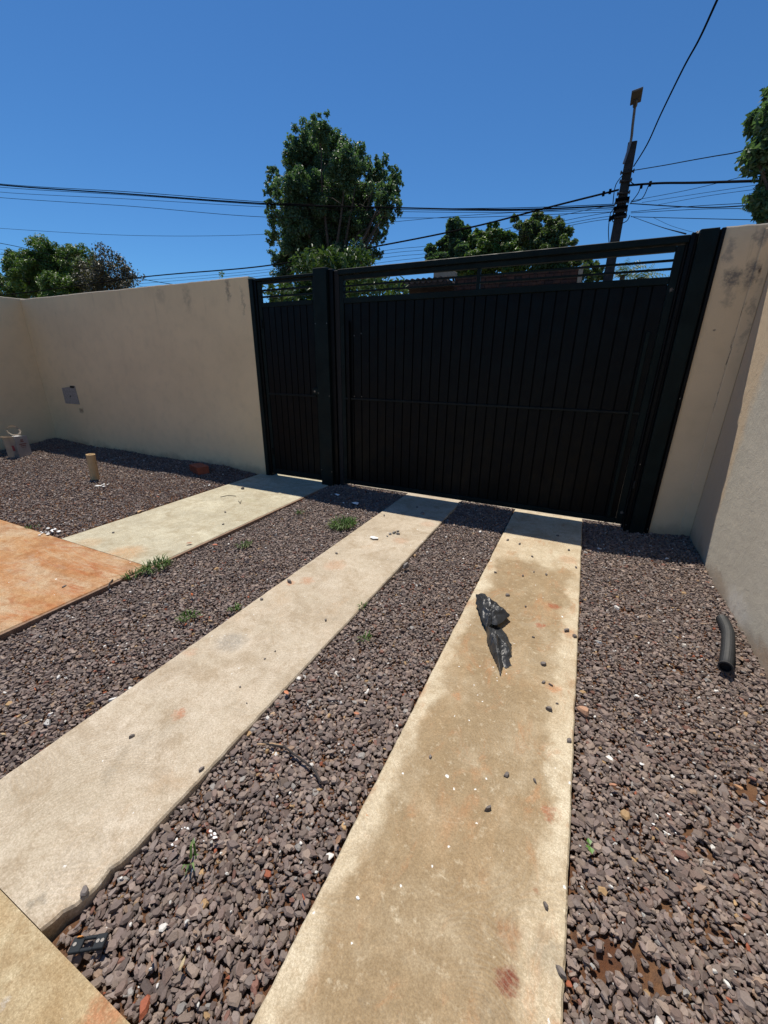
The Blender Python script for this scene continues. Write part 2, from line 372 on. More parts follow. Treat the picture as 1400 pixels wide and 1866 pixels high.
def slab(name, x0, x1, y0, y1, mat, label, top=0.0, thick=.14, ragged=.004, chip=None, seed=0):
    nl = max(8, int((y1-y0)/.025)); bm = bmesh.new(); rows = []
    for j in range(nl+1):
        y = y0+(y1-y0)*j/nl
        def e(s, k): return ragged*(mnoise.noise((y*9+seed, k, s*5.0)) + .6*mnoise.noise((y*40+seed, k, s*3.0)))
        l = x0+e(1, .3); r = x1+e(2, .7); zl = -.006+.004*e(3, .1)/max(ragged, 1e-5); 
        if chip:
            for (cy, cr, cd, side) in chip:
                q = math.exp(-((y-cy)/cr)**2)*cd*(.7+.6*mnoise.noise((y*60, 0, 0)))
                if side > 0: r -= q
                else: l += q
        row = [(l, y, top-thick), (l+.001, y, top-.009), (l+.007, y, top-.0015), (l+.016, y, top)]
        for k in range(1, 8): row.append((l+.016+(r-l-.032)*k/8, y, top+.0015*mnoise.noise((l+k*.3, y*2, seed))))
        row += [(r-.016, y, top), (r-.007, y, top-.0015), (r-.001, y, top-.009), (r, y, top-thick)]
        rows.append([bm.verts.new(v) for v in row])
    for j in range(nl):
        for k in range(len(rows[0])-1):
            bm.faces.new((rows[j][k], rows[j][k+1], rows[j+1][k+1], rows[j+1][k]))
    bm.faces.new(rows[0][::-1]); bm.faces.new(rows[-1])
    return props(bmobj(name, bm, mat, smooth=False), label, kind="structure")
slab("driveway_strip", -.488, .197, .182, 4.45, M_strip3, "tan stained concrete wheel strip with a black plastic bag on it, beside the grey wall", seed=1)
slab("driveway_strip", -1.782, -1.096, .182, 4.45, M_strip2, "pale concrete wheel strip with faint swirl marks, middle of the driveway", seed=2,
     chip=[(.19, .07, .06, 1), (.35, .03, .012, 1)])
slab("walkway", -4.03, -2.835, 1.738, 4.50, M_strip1, "wide pale concrete walkway leading to the pedestrian gate", seed=3)
slab("porch_slab", -9.06, -2.86, -3.2, 1.730, M_orange, "concrete slab stained orange by clay at the house end of the walkway", seed=4, top=.004)
slab("house_apron", -2.852, 1.09, -3.2, .1800, M_apron, "tan concrete apron running across the house end of the driveway", seed=5)
M_board = simple("weathered formwork wood", (.27, .17, .11), .85, var=.25, scale=20, bump=.4)
fb = boxo("formwork_board", (-2.832, 1.55, -.10), (-2.812, 4.25, -.002), M_board, bev=.002)
props(fb, "thin weathered wooden formwork board along the edge of the pale walkway", "board")
fb = boxo("formwork_board", (-2.855, .75, -.10), (-2.838, 1.52, .000), M_board, bev=.002)
props(fb, "short reddish wooden formwork board edging the orange stained slab", "board")

# outside the gate: pavement, kerb, street
props(boxo("pavement", (-40, 4.46, -.15), (30, 6.9, -.006), M_walk, bev=0), "sunlit pale pavement just outside the gate", kind="structure")
props(boxo("threshold", (-2.70, 4.452, -.14), (.56, 4.458, -.004), M_walk, bev=0), "pale threshold under the driveway gate", kind="structure")
props(boxo("kerb", (-40, 6.902, -.16), (30, 7.05, .002), M_cap, bev=.01), "concrete kerb along the street", kind="structure")
props(boxo("street", (-60, 7.052, -.2), (60, 13.8, -.13), M_street, bev=0), "asphalt street beyond the walls", kind="structure")

# ------------------------------------------------------------------ walls
def wall_mesh(name, lo, hi, mats, label, cat="wall", axis=0, ragtop=.006):
    """wall with slightly uneven top edge; mats[0] faces, mats[1] top"""
    L = hi[axis]-lo[axis]; n = max(4, int(L/.06)); bm = bmesh.new(); rows = []
    o = 1-axis
    for j in range(n+1):
        s = lo[axis]+L*j/n
        t = hi[2]+ragtop*(mnoise.noise((s*3, 5.5, lo[o])) + .7*mnoise.noise((s*17, 2.5, lo[o])))
        b = .004*mnoise.noise((s*1.3, .5, 9.0))
        pr = [(lo[o], lo[2]), (lo[o]+b*.5, (lo[2]+t)/2), (lo[o]+b, t-.010), (lo[o]+.010, t), (hi[o]-.010, t), (hi[o], t-.010), (hi[o], lo[2])]
        row = []
        for (q, z) in pr:
            c = [0, 0, z]; c[axis] = s; c[o] = q; row.append(bm.verts.new(c))
        rows.append(row)
    for j in range(n):
        for k in range(6):
            f = bm.faces.new((rows[j][k], rows[j][k+1], rows[j+1][k+1], rows[j+1][k]))
            f.material_index = 1 if k in (2, 3, 4) else 0
    bm.faces.new(rows[0]); bm.faces.new(rows[-1][::-1])
    bmesh.ops.recalc_face_normals(bm, faces=bm.faces)
    return props(bmobj(name, bm, mats), label, cat)
GY = 4.31
wall_left = wall_mesh("boundary_wall", (-9.05, GY, -.15), (-3.905, GY+.15, 2.485), [M_wall, M_cap], "long beige painted street wall running from the corner to the pedestrian gate")
wall_mesh("boundary_wall", (-9.20, -3.2, -.15), (-9.053, GY+.15, 2.50), [M_wall, M_cap], "beige painted side wall meeting the street wall in the far corner behind the carton", axis=1)
wall_mesh("boundary_wall", (.768, GY, -.15), (1.087, GY+.15, 2.49), [M_wallr, M_cap], "short beige wall piece with black damp patches beside the driveway gate post")
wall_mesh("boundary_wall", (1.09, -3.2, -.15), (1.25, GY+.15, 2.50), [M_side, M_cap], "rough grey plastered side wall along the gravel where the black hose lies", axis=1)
# slim pilaster ridge in the corner of the short wall
bm = bmesh.new(); box(bm, (1.002, GY-.012, -.1), (1.0895, GY+.0, 2.455), .004)
o = bmobj("corner_render", bm, M_wallr); o.parent = bpy.data.objects["boundary_wall.002"]

# junction box set in the left wall
jb = empty("junction_box", (-8.24, GY, .90))
props(jb, "small grey junction box cover set into the long beige wall near the corner", "junction box")
M_jb = simple("grey dusty plastic", (.30, .275, .245), .7, var=.2, scale=30)
bm = bmesh.new(); q = [at(114, 707, GY), at(137, 704, GY), at(146, 737, GY), at(121, 735, GY)]
f = bm.faces.new([bm.verts.new(Vector(v)+Vector((0, -.012, 0))) for v in q]); 
r = bmesh.ops.extrude_face_region(bm, geom=[f]); bmesh.ops.translate(bm, vec=(0, .02, 0), verts=[v for v in r["geom"] if isinstance(v, bmesh.types.BMVert)])
bmesh.ops.recalc_face_normals(bm, faces=bm.faces)
bmobj("cover", bm, M_jb, jb)
bm = bmesh.new(); q = at(135, 706, GY); box(bm, (q[0]-.09, GY-.016, q[2]-.01), (q[0]+.03, GY-.002, q[2]+.025), .002); bmobj("gap", bm, M_dark, jb)
bm = bmesh.new(); q = at(130, 722, GY); tube(bm, [(q[0], GY-.016, q[2]), (q[0], GY-.010, q[2])], .014, 10); bmobj("screw", bm, M_dark, jb)

# ------------------------------------------------------------------ gates
def board_row(parent, x0, x1, z0, z1, n, y, mat):
    wdt = (x1-x0)/n
    me = None
    for i in range(n):
        if me is None:
            bm = bmesh.new(); hw = wdt/2-.0022
            # shallow pressed profile: flat board with folded edges
            prof = [(-hw, .008), (-hw+.004, 0), (hw-.004, 0), (hw, .008)]
            vb = [bm.verts.new((a, b, z0)) for a, b in prof]; vt = [bm.verts.new((a, b, z1)) for a, b in prof]
            for k in range(len(prof)-1): bm.faces.new((vb[k], vb[k+1], vt[k+1], vt[k]))
            me = bpy.data.meshes.new("board"); bm.to_mesh(me); bm.free(); me.materials.append(mat)
        o = bpy.data.objects.new("board", me); COL.objects.link(o); o.parent = parent
        o.location = (x0+wdt*(i+.5), y, 0)
        o.rotation_euler = (rnd(-.0015, .0015), 0, rnd(-.02, .02))
    return
def screw(parent, x, z, y):
    bm = bmesh.new(); tube(bm, [(x, y-.004, z), (x, y+.004, z)], .0045, 8); bmobj("screw", bm, M_screw, parent)

# pedestrian gate
pg = empty("pedestrian_gate", (0, 0, 0))
props(pg, "narrow black green metal pedestrian gate with a square lock at the end of the walkway", "gate")
px0, px1 = -3.80, -2.945
bm = bmesh.new()
box(bm, (px0, 4.335, .028), (px0+.05, 4.375, 2.42), .003); box(bm, (px1-.05, 4.335, .028), (px1, 4.375, 2.42), .003)
box(bm, (px0+.052, 4.336, 2.392), (px1-.052, 4.374, 2.42), .003)
box(bm, (px0+.052, 4.336, 2.14), (px1-.052, 4.374, 2.19), .003); box(bm, (px0+.052, 4.336, .028), (px1-.052, 4.374, .10), .003)
props(bmobj("frame", bm, M_gate2, pg))
bm = bmesh.new(); box(bm, (px0+.051, 4.358, .10), (px1-.051, 4.362, 2.14)); bmobj("backing_sheet", bm, M_gate, pg)
board_row(pg, px0+.05, px1-.05, .102, 2.138, 8, 4.342, M_gate)
for z in (2.255, 2.325): boxo("slat", (px0+.052, 4.345, z-.010), (px1-.052, 4.365, z+.010), M_gate2, pg, .002)
boxo("rail", (px0+.05, 4.326, 1.105), (px1-.05, 4.341, 1.128), M_rail_lit, pg, .003)
lk = boxo("lock", (px1-.095, 4.305, 1.135), (px1-.01, 4.334, 1.215), M_gate2, pg, .004)
bm = bmesh.new(); tube(bm, [(px1-.055, 4.298, 1.175), (px1-.055, 4.306, 1.175)], .011, 12); o = bmobj("cylinder", bm, M_screw); o.parent = lk
bm = bmesh.new(); box(bm, (px0+.02, 4.32, 1.9), (px0+.045, 4.334, 2.0), .003); bmobj("hinge", bm, M_gate, pg)
bm = bmesh.new(); box(bm, (px0+.02, 4.32, .3), (px0+.045, 4.334, .4), .003); bmobj("hinge", bm, M_gate, pg)

# main gate leaf
mg = empty("driveway_gate", (0, 0, 0))
props(mg, "wide black green metal driveway gate of vertical boards with a slatted top", "gate")
gx0, gx1 = -2.625, .535
bm = bmesh.new()
box(bm, (gx0, 4.325, .045), (gx0+.05, 4.375, 2.40), .003); box(bm, (gx1-.055, 4.325, .045), (gx1, 4.375, 2.40), .003)
box(bm, (gx0+.052, 4.326, 2.362), (gx1-.057, 4.374, 2.402), .003)
box(bm, (gx0+.052, 4.326, 2.13), (gx1-.057, 4.374, 2.185), .003); box(bm, (gx0+.052, 4.326, .045), (gx1-.057, 4.374, .10), .003)
bmobj("frame", bm, M_gate2, mg)
bm = bmesh.new(); box(bm, (gx0+.051, 4.358, .10), (gx1-.056, 4.362, 2.13)); bmobj("backing_sheet", bm, M_gate, mg)
board_row(mg, gx0+.05, gx1-.055, .102, 2.128, 29, 4.342, M_gate)
for z in (2.243, 2.303): boxo("slat", (gx0+.052, 4.34, z-.0085), (gx1-.057, 4.36, z+.0085), M_gate2, mg, .002)
boxo("slat_divider", (-1.10, 4.337, 2.185), (-1.065, 4.363, 2.362), M_gate2, mg, .002)
boxo("rail", (gx0+.05, 4.322, 1.095), (gx1-.055, 4.341, 1.118), M_rail_lit, mg, .003)
boxo("stile", (.395, 4.305, .11), (.425, 4.336, 1.78), M_gate2, mg, .003)
boxo("stile", (-2.53, 4.305, .11), (-2.505, 4.336, 1.95), M_gate, mg, .003)
for (a, b) in ((-2.46, 1.135), (-2.36, 1.137), (-2.45, 1.80), (-2.36, 1.82)): screw(mg, a, b, 4.336)
for (x, z) in ((.505, 2.09), (.515, .165)):
    bm = bmesh.new()
    for k in range(9):
        a = k*.7; tube(bm, [(x, 4.324, z), (x+math.cos(a)*rnd(.008, .02), 4.322, z+math.sin(a)*rnd(.008, .022))], .003, 4)
    bmobj("weld_scrape", bm, M_rust, mg)

# posts
def post(name, label, boxes, screws=()):
    p = empty(name, (0, 0, 0)); props(p, label, "gate post")
    for i, (nm, lo, hi, m) in enumerate(boxes): boxo(nm, lo, hi, m, p, .004)
    for (x, z, y) in screws: screw(p, x, z, y)
    return p
post("gate_post", "slim black green metal post where the long beige wall ends at the pedestrian gate",
     [("column", (-3.902, 4.30, -.1), (-3.842, 4.45, 2.455), M_gate2), ("inner_jamb", (-3.838, 4.32, -.1), (-3.806, 4.43, 2.45), M_gate)])
post("gate_post", "broad black green steel column between the pedestrian gate and the driveway gate",
     [("column", (-2.935, 4.27, -.12), (-2.76, 4.45, 2.49), M_gate2), ("side_channel", (-2.757, 4.31, -.12), (-2.70, 4.43, 2.475), M_gate), ("guide_strip", (-2.697, 4.335, -.1), (-2.632, 4.42, 2.46), M_dark)],
     [(-2.932+.008, 1.93, 4.268), (-2.768, 1.93, 4.268), (-2.924, 1.16, 4.268), (-2.768, 1.13, 4.268), (-2.924, .20, 4.268), (-2.768, .19, 4.268)])
rp = post("gate_post", "broad weathered dark green steel column at the wall end of the driveway gate",
     [("guide_strip", (.538, 4.335, -.1), (.553, 4.42, 2.46), M_dark), ("inner_channel", (.555, 4.285, -.12), (.585, 4.43, 2.47), M_gate), ("groove", (.586, 4.315, -.12), (.604, 4.43, 2.47), M_dark),
      ("column", (.605, 4.275, -.12), (.725, 4.45, 2.485), M_gate2), ("outer_groove", (.726, 4.31, -.12), (.738, 4.45, 2.48), M_dark), ("wall_flange", (.739, 4.292, -.12), (.767, 4.45, 2.485), M_gate)],
     [(.57, .66, 4.283), (.57, .06, 4.283), (.752, .05, 4.29), (.745, 1.25, 4.289)])
bm = bmesh.new()
for k in range(7):
    x = .585+.008*k; tube(bm, [(x, 4.33, 2.468), (x+rnd(-.01, .01), 4.33+rnd(-.01, .02), 2.48+rnd(0, .012))], .006, 5)
bmobj("mortar_crumbs", bm, M_cap, rp)
bm = bmesh.new(); box(bm, (.548, 4.268, .43), (.566, 4.284, .50), .003); bmobj("latch", bm, M_dark, rp)
# lintel bars over the leaves
lt = empty("gate_lintel", (0, 0, 0)); props(lt, "black green steel beam spanning the top of the driveway gate between both columns", "beam")
boxo("beam", (-2.63, 4.30, 2.41), (.552, 4.40, 2.462), M_gate2, lt, .004)
lt2 = empty("gate_lintel", (0, 0, 0)); props(lt2, "short black green steel beam over the pedestrian gate", "beam")
boxo("beam", (-3.804, 4.31, 2.425), (-2.938, 4.40, 2.452), M_gate2, lt2, .003)

# ------------------------------------------------------------------ gravel
def stone_variants(K, n, rings):
    out = []
    for k in range(K):
        ang = np.sort((np.arange(n)+rng.uniform(-.33, .33, n))*2*math.pi/n)
        r = rng.uniform(.72, 1.12, n); asp = rng.uniform(.38, .92)
        px, py = np.cos(ang)*r, np.sin(ang)*r*asp
        vs = []
        sh = rng.uniform(-.12, .12, 2)
        spec = [(0, .82), (.45, 1.0), (1.0, .72)] if rings == 3 else [(0, .95), (1.0, .74)]
        for (z, s) in spec:
            tl = rng.uniform(-.18, .18, 2) if z == 1.0 else (0, 0)
            ss = s*(1+rng.uniform(-.1, .1, n))
            vs.append(np.stack([px*ss+sh[0]*z, py*ss+sh[1]*z, (z-.5)*np.ones(n)+tl[0]*px+tl[1]*py], 1))
        out.append(np.concatenate(vs))
    f4 = []
    for rr in range(rings-1):
        for i in range(n):
            a = rr*n+i; b = rr*n+(i+1) % n; f4.append((a, b, b+n, a+n))
    top = [tuple((rings-1)*n+i for i in range(n))]
    return np.array(out), np.array(f4), np.array(top)
def rotmats(yaw, tx, ty):
    cz, sz = np.cos(yaw), np.sin(yaw); cx, sx = np.cos(tx), np.sin(tx); cy, sy = np.cos(ty), np.sin(ty)
    Z = np.zeros_like(cz); O = np.ones_like(cz)
    Rz = np.stack([cz, -sz, Z, sz, cz, Z, Z, Z, O], -1).reshape(-1, 3, 3)
    Rx = np.stack([O, Z, Z, Z, cx, -sx, Z, sx, cx], -1).reshape(-1, 3, 3)
    Ry = np.stack([cy, Z, sy, Z, O, Z, -sy, Z, cy], -1).reshape(-1, 3, 3)
    return Ry @ Rx @ Rz
def stones(P, L, thick, tint, tilt, n, rings):
    var, f4, top = stone_variants(40, n, rings); N = len(P); k = rng.integers(0, 40, N)
    V = var[k]*np.stack([L*.5, L*.5, thick], -1)[:, None, :]
    R = rotmats(rng.uniform(0, 6.283, N), rng.normal(0, tilt, N), rng.normal(0, tilt, N))
    V = np.einsum('nij,nvj->nvi', R, V) + P[:, None, :]
    nv = var.shape[1]; off = (np.arange(N)*nv)[:, None, None]
    F4 = (f4[None]+off).reshape(-1, 4); FT = (top[None]+off).reshape(-1, n)
    C = np.repeat(tint, nv, axis=0)
    return V.reshape(-1, 3), [F4, FT], C
def palette(N):
    base = np.array([[.150, .124, .122], [.175, .147, .140], [.118, .098, .098], [.205, .172, .158], [.135, .105, .10], [.165, .145, .145]])
    c = base[rng.integers(0, len(base), N)]*rng.uniform(.68, 1.45, (N, 1))*np.array([1.24, 1.14, 1.01])
    u = rng.random(N)
    def put(lo, hi, col, j=.2): 
        m = (u >= lo) & (u < hi); c[m] = np.array(col)*rng.uniform(1-j, 1+j, (m.sum(), 1))
    put(0, .020, (.30, .21, .15)); put(.020, .026, (.40, .26, .13)); put(.026, .029, (.30, .09, .045)); put(.031, .0345, (.72, .70, .66), .1); put(.0345, .045, (.30, .28, .26)); put(.045, .065, (.20, .10, .075))
    return c
BARE = [(*gnd(1110, 1745)[:2], .13), (*gnd(1190, 1760)[:2], .10), (*gnd(1370, 1440)[:2], .13), (*gnd(1290, 1540)[:2], .07), (*gnd(1230, 1215)[:2], .09),
        (*gnd(1145, 1110)[:2], .09), (*gnd(1130, 1425)[:2], .05), (*gnd(1250, 1500)[:2], .06), (*gnd(1300, 1690)[:2], .07), (*gnd(250, 1230)[:2], .06), (*gnd(1220, 1640)[:2], .06)]
def scatter(rect, sp, layers):
    x0, x1, y0, y1 = rect; out = []
    for l in range(layers):
        xs = np.arange(x0+.006, x1-.004, sp); ys = np.arange(y0+.006, y1-.004, sp)
        X, Y = np.meshgrid(xs, ys); X = X.ravel()+rng.uniform(-.55, .55, X.size)*sp; Y = Y.ravel()+rng.uniform(-.55, .55, Y.size)*sp
        k = (X > x0) & (X < x1) & (Y > y0) & (Y < y1); X, Y = X[k], Y[k]
        out.append(np.stack([X, Y, np.full(X.size, l)], -1))
    return np.concatenate(out)
near, far = [], []
for (r, sp, ly) in (((-2.808, -1.787, .186, 4.44), .0170, 2), ((-1.092, -.493, .186, 4.44), .0170, 2), ((.202, 1.086, .186, 4.44), .0170, 2), ((-9.04, -4.035, 1.745, 4.30), .0245, 2)):
    A = scatter(r, sp, ly)
    keep = np.ones(len(A), bool)
    for (bx, by, br) in BARE:
        br *= .55
        d = np.hypot(A[:, 0]-bx, A[:, 1]-by); keep &= ~((d < br) & (rng.random(len(A)) < .80*(1-(d/br)**2)+.1))
    A = A[keep]
    d = np.hypot(A[:, 0], A[:, 1]); near.append(A[d < 1.75]); far.append(A[d >= 1.75])
VV, G, CC, base = [], [], [], 0
for (A, n, rings) in ((np.concatenate(near), 6, 3), (np.concatenate(far), 5, 2)):
    N = len(A); L = np.clip(rng.lognormal(math.log(.0228), .37, N), .009, .054); th = L*rng.uniform(.14, .36, N)
    z = np.array([gz(a, b) for a, b in A[:, :2]]) + A[:, 2]*.006 + rng.uniform(-.004, .006, N)
    P = np.stack([A[:, 0], A[:, 1], z], -1)
    v, g, c = stones(P, L, th, palette(N), .25, n, rings)
    VV.append(v); CC.append(c)
    for q in g: G.append(q+base)
    base += len(v)
# a few small chips of light paint and plaster between the stones
A = np.concatenate([scatter((-9, -4.05, 1.8, 4.2), .17, 1), scatter((-2.8, -1.8, .2, 4.2), .13, 1), scatter((-1.09, -.5, .2, 4.2), .095, 1), scatter((.21, 1.07, .2, 4.2), .11, 1)])
N = len(A); L = rng.uniform(.006, .017, N)
z = np.array([gz(a, b) for a, b in A[:, :2]])+.016
v, g, c = stones(np.stack([A[:, 0], A[:, 1], z], -1), L, L*.3, np.repeat([[.75, .73, .68]], N, 0)*rng.uniform(.6, 1, (N, 1)), .3, 5, 2)
VV.append(v); CC.append(c)
for q in g: G.append(q+base)
base += len(v)
me = npmesh("gravel", np.concatenate(VV), G, np.concatenate(CC))
props(link("gravel", me, M_gravel), "purplish grey crushed slate gravel filling the beds between the strips", kind="stuff")

# ------------------------------------------------------------------ stray stones and litter on the slabs
def one_stone(name, px, py, wpx, label, group=None, col=(.19, .165, .15), flat=.4, z0=0.0, cat="stone", asp=None):
    p = gnd(px, py, z0); dist = float(np.dot(p-CAM, fwd)); L = wpx/F_*dist
    var, f4, top = stone_variants(1, 7, 3)
    V = var[0]*np.array([L*.5, L*.5*(asp or 1), L*flat]); a = rnd(0, 6.28); c, s = math.cos(a), math.sin(a)
    V = V @ np.array([[c, s, 0], [-s, c, 0], [0, 0, 1]]); V[:, 2] -= V[:, 2].min()
    me = npmesh(name, V, [f4, top], np.tile(np.array(col)*rnd(.8, 1.2), (len(V), 1)))
    o = link(name, me, M_gravel); o.location = (p[0], p[1], z0)
    return props(o, label, cat, group)
G3 = "stray stones on the tan stained strip"; G2 = "stray stones on the pale middle strip"; G1 = "stray stones on the walkway"
big3 = [(889, 1475, 17, "dark blocky stone near the centre of the tan strip below the plastic bag"), (994, 1651, 17, "dark blocky stone close to the right edge near the bottom of the tan strip"),
        (1022, 1773, 22, "dark stone overhanging the right edge at the foot of the tan strip"), (923, 1413, 12, "pale topped grey stone on the tan strip just above the blocky dark one"),
        (975, 1424, 11, "small round grey stone on the tan strip right of the pale topped one"), (1032, 1150, 13, "grey stone in an orange stain at the right edge of the tan strip"),
        (990, 1211, 13, "oval grey stone on the tan strip right of the plastic bag"), (1000, 1294, 17, "long flat dark sliver of stone on the right side of the tan strip"),
        (1037, 1350, 11, "dark stone on the right edge of the tan strip beside the pale brown rock"), (785, 1380, 10, "dark stone alone on the left half of the tan strip"),
        (1047, 1160, 10, "brownish stone at the very edge of the tan strip near the orange stain"), (1003, 1249, 9, "flat brown stone on the tan strip above the long sliver"),
        (990, 1244, 9, "thin dark stone beside the flat brown one on the tan strip"), (925, 1086, 9, "curled dark stone on the tan strip level with the top of the bag"),
        (972, 1162, 7, "tiny black stone on the tan strip right of the bag's upper lobe")]
for (x, y, s, lb) in big3: one_stone("stone", x, y, s, lb, G3, asp=.45 if "sliver" in lb else None)
for (x, y, lb) in ((947, 992, "tiny pebble left of centre on the tan strip just outside the gate's shadow"), (970, 1015, "tiny dark pebble at mid width of the tan strip below the gate's shadow"), (973, 1043, "tiny dark pebble at the upper edge of the tan strip's brown stain"),
    (996, 1048, "tiny pebble just right of the one at the brown stain's upper edge"), (953, 1050, "tiny pebble just left of the one at the brown stain's upper edge"), (903, 1044, "tiny pebble near the tan strip's left edge above the brown stain"),
    (1050, 1035, "tiny pebble close to the tan strip's right edge above the brown stain"), (958, 1106, "tiny pebble right of the plastic bag's top corner on the tan strip"), (1015, 1283, "tiny pebble just above the long flat sliver on the tan strip"),
    (1016, 977, "tiny pebble inside the gate's shadow on the tan strip"), (1037, 1003, "tiny pebble at the right end of the shadow edge on the tan strip"), (925, 985, "tiny pebble at the left end of the shadow edge on the tan strip")):
    one_stone("pebble", x, y, 6.5, lb, "tiny pebbles on the tan stained strip", cat="pebble")
for (x, y, s, lb) in [(528, 1061, 13, "flat dark stone at the left edge of the middle strip by the orange stains"), (477, 1093, 8, "small upright dark stone at the left edge of the middle strip"),
        (594, 1131, 8, "round dark stone at the right side of the middle strip"), (241, 1343, 11, "dark wedge shaped stone alone on the lower middle strip"),
        (367, 1403, 12, "dark stone on the right edge of the lower middle strip"), (155, 1627, 20, "dark triangular shard near the chipped corner of the middle strip"),
        (614, 1009, 6, "small dark pebble on the middle strip below the white scrap")]:
    one_stone("stone", x, y, s, lb, G2)
for (x, y, lb) in ((502, 1187, "topmost of the four tiny pebbles in the middle of the pale strip"), (483, 1201, "tiny pebble just below left of the topmost one on the pale middle strip"), (438, 1252, "tiny pebble on the pale middle strip above the lowest tiny one"), (450, 1282, "lowest tiny pebble on the centre of the pale middle strip")):
    one_stone("pebble", x, y, 4.5, lb, "tiny pebbles on the middle strip", cat="pebble")
one_stone("stone", 118, 1069, 10, "thin dark stone lying on the orange stained slab", z0=.004, flat=.2)
one_stone("stone", 443, 891, 9, "dark crumb of stone at the shadow edge on the walkway", G1)
for (x, y, lb) in ((411, 934, "tiny dark pebble on the walkway's sunlit middle near the bent twig"), (207, 971, "tiny dark pebble on the walkway near its clay stained end"), (407, 956, "tiny dark pebble on the walkway close to the formwork board")):
    one_stone("pebble", x, y, 5, lb, "tiny pebbles on the walkway", cat="pebble")
for (x, y, s, lb) in ((770, 937, 8, "larger dark pebble in the gate's shadow on the middle strip"), (760, 925, 6, "small pebble nearest the gate in shadow on the middle strip"), (700, 940, 6, "small pebble at the left edge of the middle strip's shaded end")):
    one_stone("pebble", x, y, s, lb, "pebbles in the gate shadow", cat="pebble")
for (x, y, s) in ((718, 972, 9), (726, 974, 8), (711, 974, 7), (725, 969, 7), (706, 978, 5)):
    one_stone("mortar_crumb", x, y, s, "grey mortar crumb in the small heap on the middle strip near the gate shadow", "grey mortar crumbs by the white scrap", (.30, .29, .27), cat="crumb")
one_stone("rock", 1063, 1300, 27, "pale brown rock lying in the gravel against the tan strip", None, (.42, .24, .15), .4, -.012, "rock")
one_stone("rock", 740, 1035, 18, "rounded grey rock in the gravel beside the middle strip", None, (.23, .21, .20), .5, -.012, "rock")
one_stone("rock", 333, 1755, 20, "pale yellowish leaf shaped stone in the gravel near the dark plastic clip", None, (.55, .44, .27), .15, .004, "rock", .55)
for (x, y, s, lb, c) in [(146, 1738-30, 14, "bright orange ceramic chip beside the dark plastic clip", (.75, .30, .06)), (278, 1747, 14, "pinkish brown stone between clip and yellowish stone", (.42, .24, .17)),
        (350, 1084, 10, "orange brick fragment in the gravel left of the middle strip", (.55, .15, .05)), (65, 1257, 11, "small orange brick chip in the gravel near the orange slab", (.5, .14, .05)),
        (553, 1635, 14, "reddish brick chip at the left edge of the tan strip", (.40, .10, .05)), (507, 1414, 10, "orange chip in the gravel between the strips", (.65, .3, .12)),
        (383, 1133, 14, "light brown wood chip in the gravel left of the middle strip", (.5, .33, .18)), (8, 1340, 16, "tan stone chip at the left border of the lower gravel", (.5, .36, .2)),
        (160, 1297, 14, "dry brown leaf like chip against the middle strip's left edge", (.38, .2, .11)), (1145, 1440, 10, "brown chip in the right gravel", (.33, .17, .09)),
        (1345, 1436, 20, "thin tan shard in the right gravel by the bare soil", (.42, .23, .12)), (1117, 1432, 16, "long pinkish shard standing in the right gravel", (.5, .25, .15))]:
    one_stone("chip", x, y, s, lb, None, c, .25, .002, "chip", .5)

# white scraps
M_white = simple("white plaster scrap", (.80, .80, .78), .7, var=.1, scale=60)
def scrap(px, py, wpx, lb, n=1, spread=10, z0=.004, nm="plaster_scrap", cat="scrap", mat=None):
    p = gnd(px, py, z0); dist = float(np.dot(p-CAM, fwd)); grp = None
    if n > 1: nm, cat, grp = "plaster_crumb", "crumb", lb.replace("white", "loose white")
    n_ = n if n == 1 else int(n*1.8)
    for i in range(n_):
        cx = p[0]+rng.normal()*.6*spread/F_*dist*(n > 1); cy = p[1]+rng.normal()*.9*spread/F_*dist*(n > 1)
        L = wpx/F_*dist*(rnd(.8, 1.0) if n == 1 else rnd(.2, .6)); a0 = rnd(0, 3); bm = bmesh.new()
        ring = [bm.verts.new((math.cos(a0+k*1.047)*L*.5*rnd(.6, 1.1), math.sin(a0+k*1.047)*L*.36*rnd(.5, 1.1), rnd(0, L*.14))) for k in range(6)]
        cvt = bm.verts.new((0, 0, L*.2))
        for k in range(6): bm.faces.new((ring[k], ring[(k+1) % 6], cvt))
        bm.faces.new(ring[::-1])
        me = bpy.data.meshes.new(nm); bm.to_mesh(me); bm.free(); o = link(nm, me, mat or M_white); o.location = (cx, cy, z0)
        props(o, lb, cat, grp)
gz_off = 0.0
scrap(682, 981, 24, "torn white scrap lying flat on the middle strip", nm="paper_scrap")
scrap(652, 1637, 9, "small white plaster flake on the lower tan strip", z0=.001)
scrap(92, 968, 20, "white plaster crumb beside the corner of the orange slab", 9, 13, .012)
scrap(188, 884, 16, "white crumb beside the upright pipe", 5, 8, .012)
scrap(382, 883, 12, "white crumb in the yard gravel at the shadow edge beside the walkway", 2, 4, .012)
scrap(120, 952, 10, "white crumb in the yard gravel far behind the orange slab", 2, 8, .012)
scrap(614, 902, 14, "pale scrap in the shaded gravel by the gate column", 1, 6, -.005)
scrap(648, 918, 20, "long pale scrap in the gate's shadow beside the middle strip", 1, 6, -.005)
scrap(1161, 1268, 12, "white plaster crumb in the gravel right of the tan strip", 1, 6, .0)
scrap(1169, 1392, 12, "white plaster crumb in the lower right gravel", 1, 6, .0)
scrap(385, 1525, 14, "white crumb in the lower gravel between the strips", 4, 8, .0)
scrap(330, 1525, 12, "white flake at the right edge of the lower middle strip", 3, 10, .0)
scrap(1210, 1500, 12, "white crumb in the lower right gravel bed", 3, 30, .0)

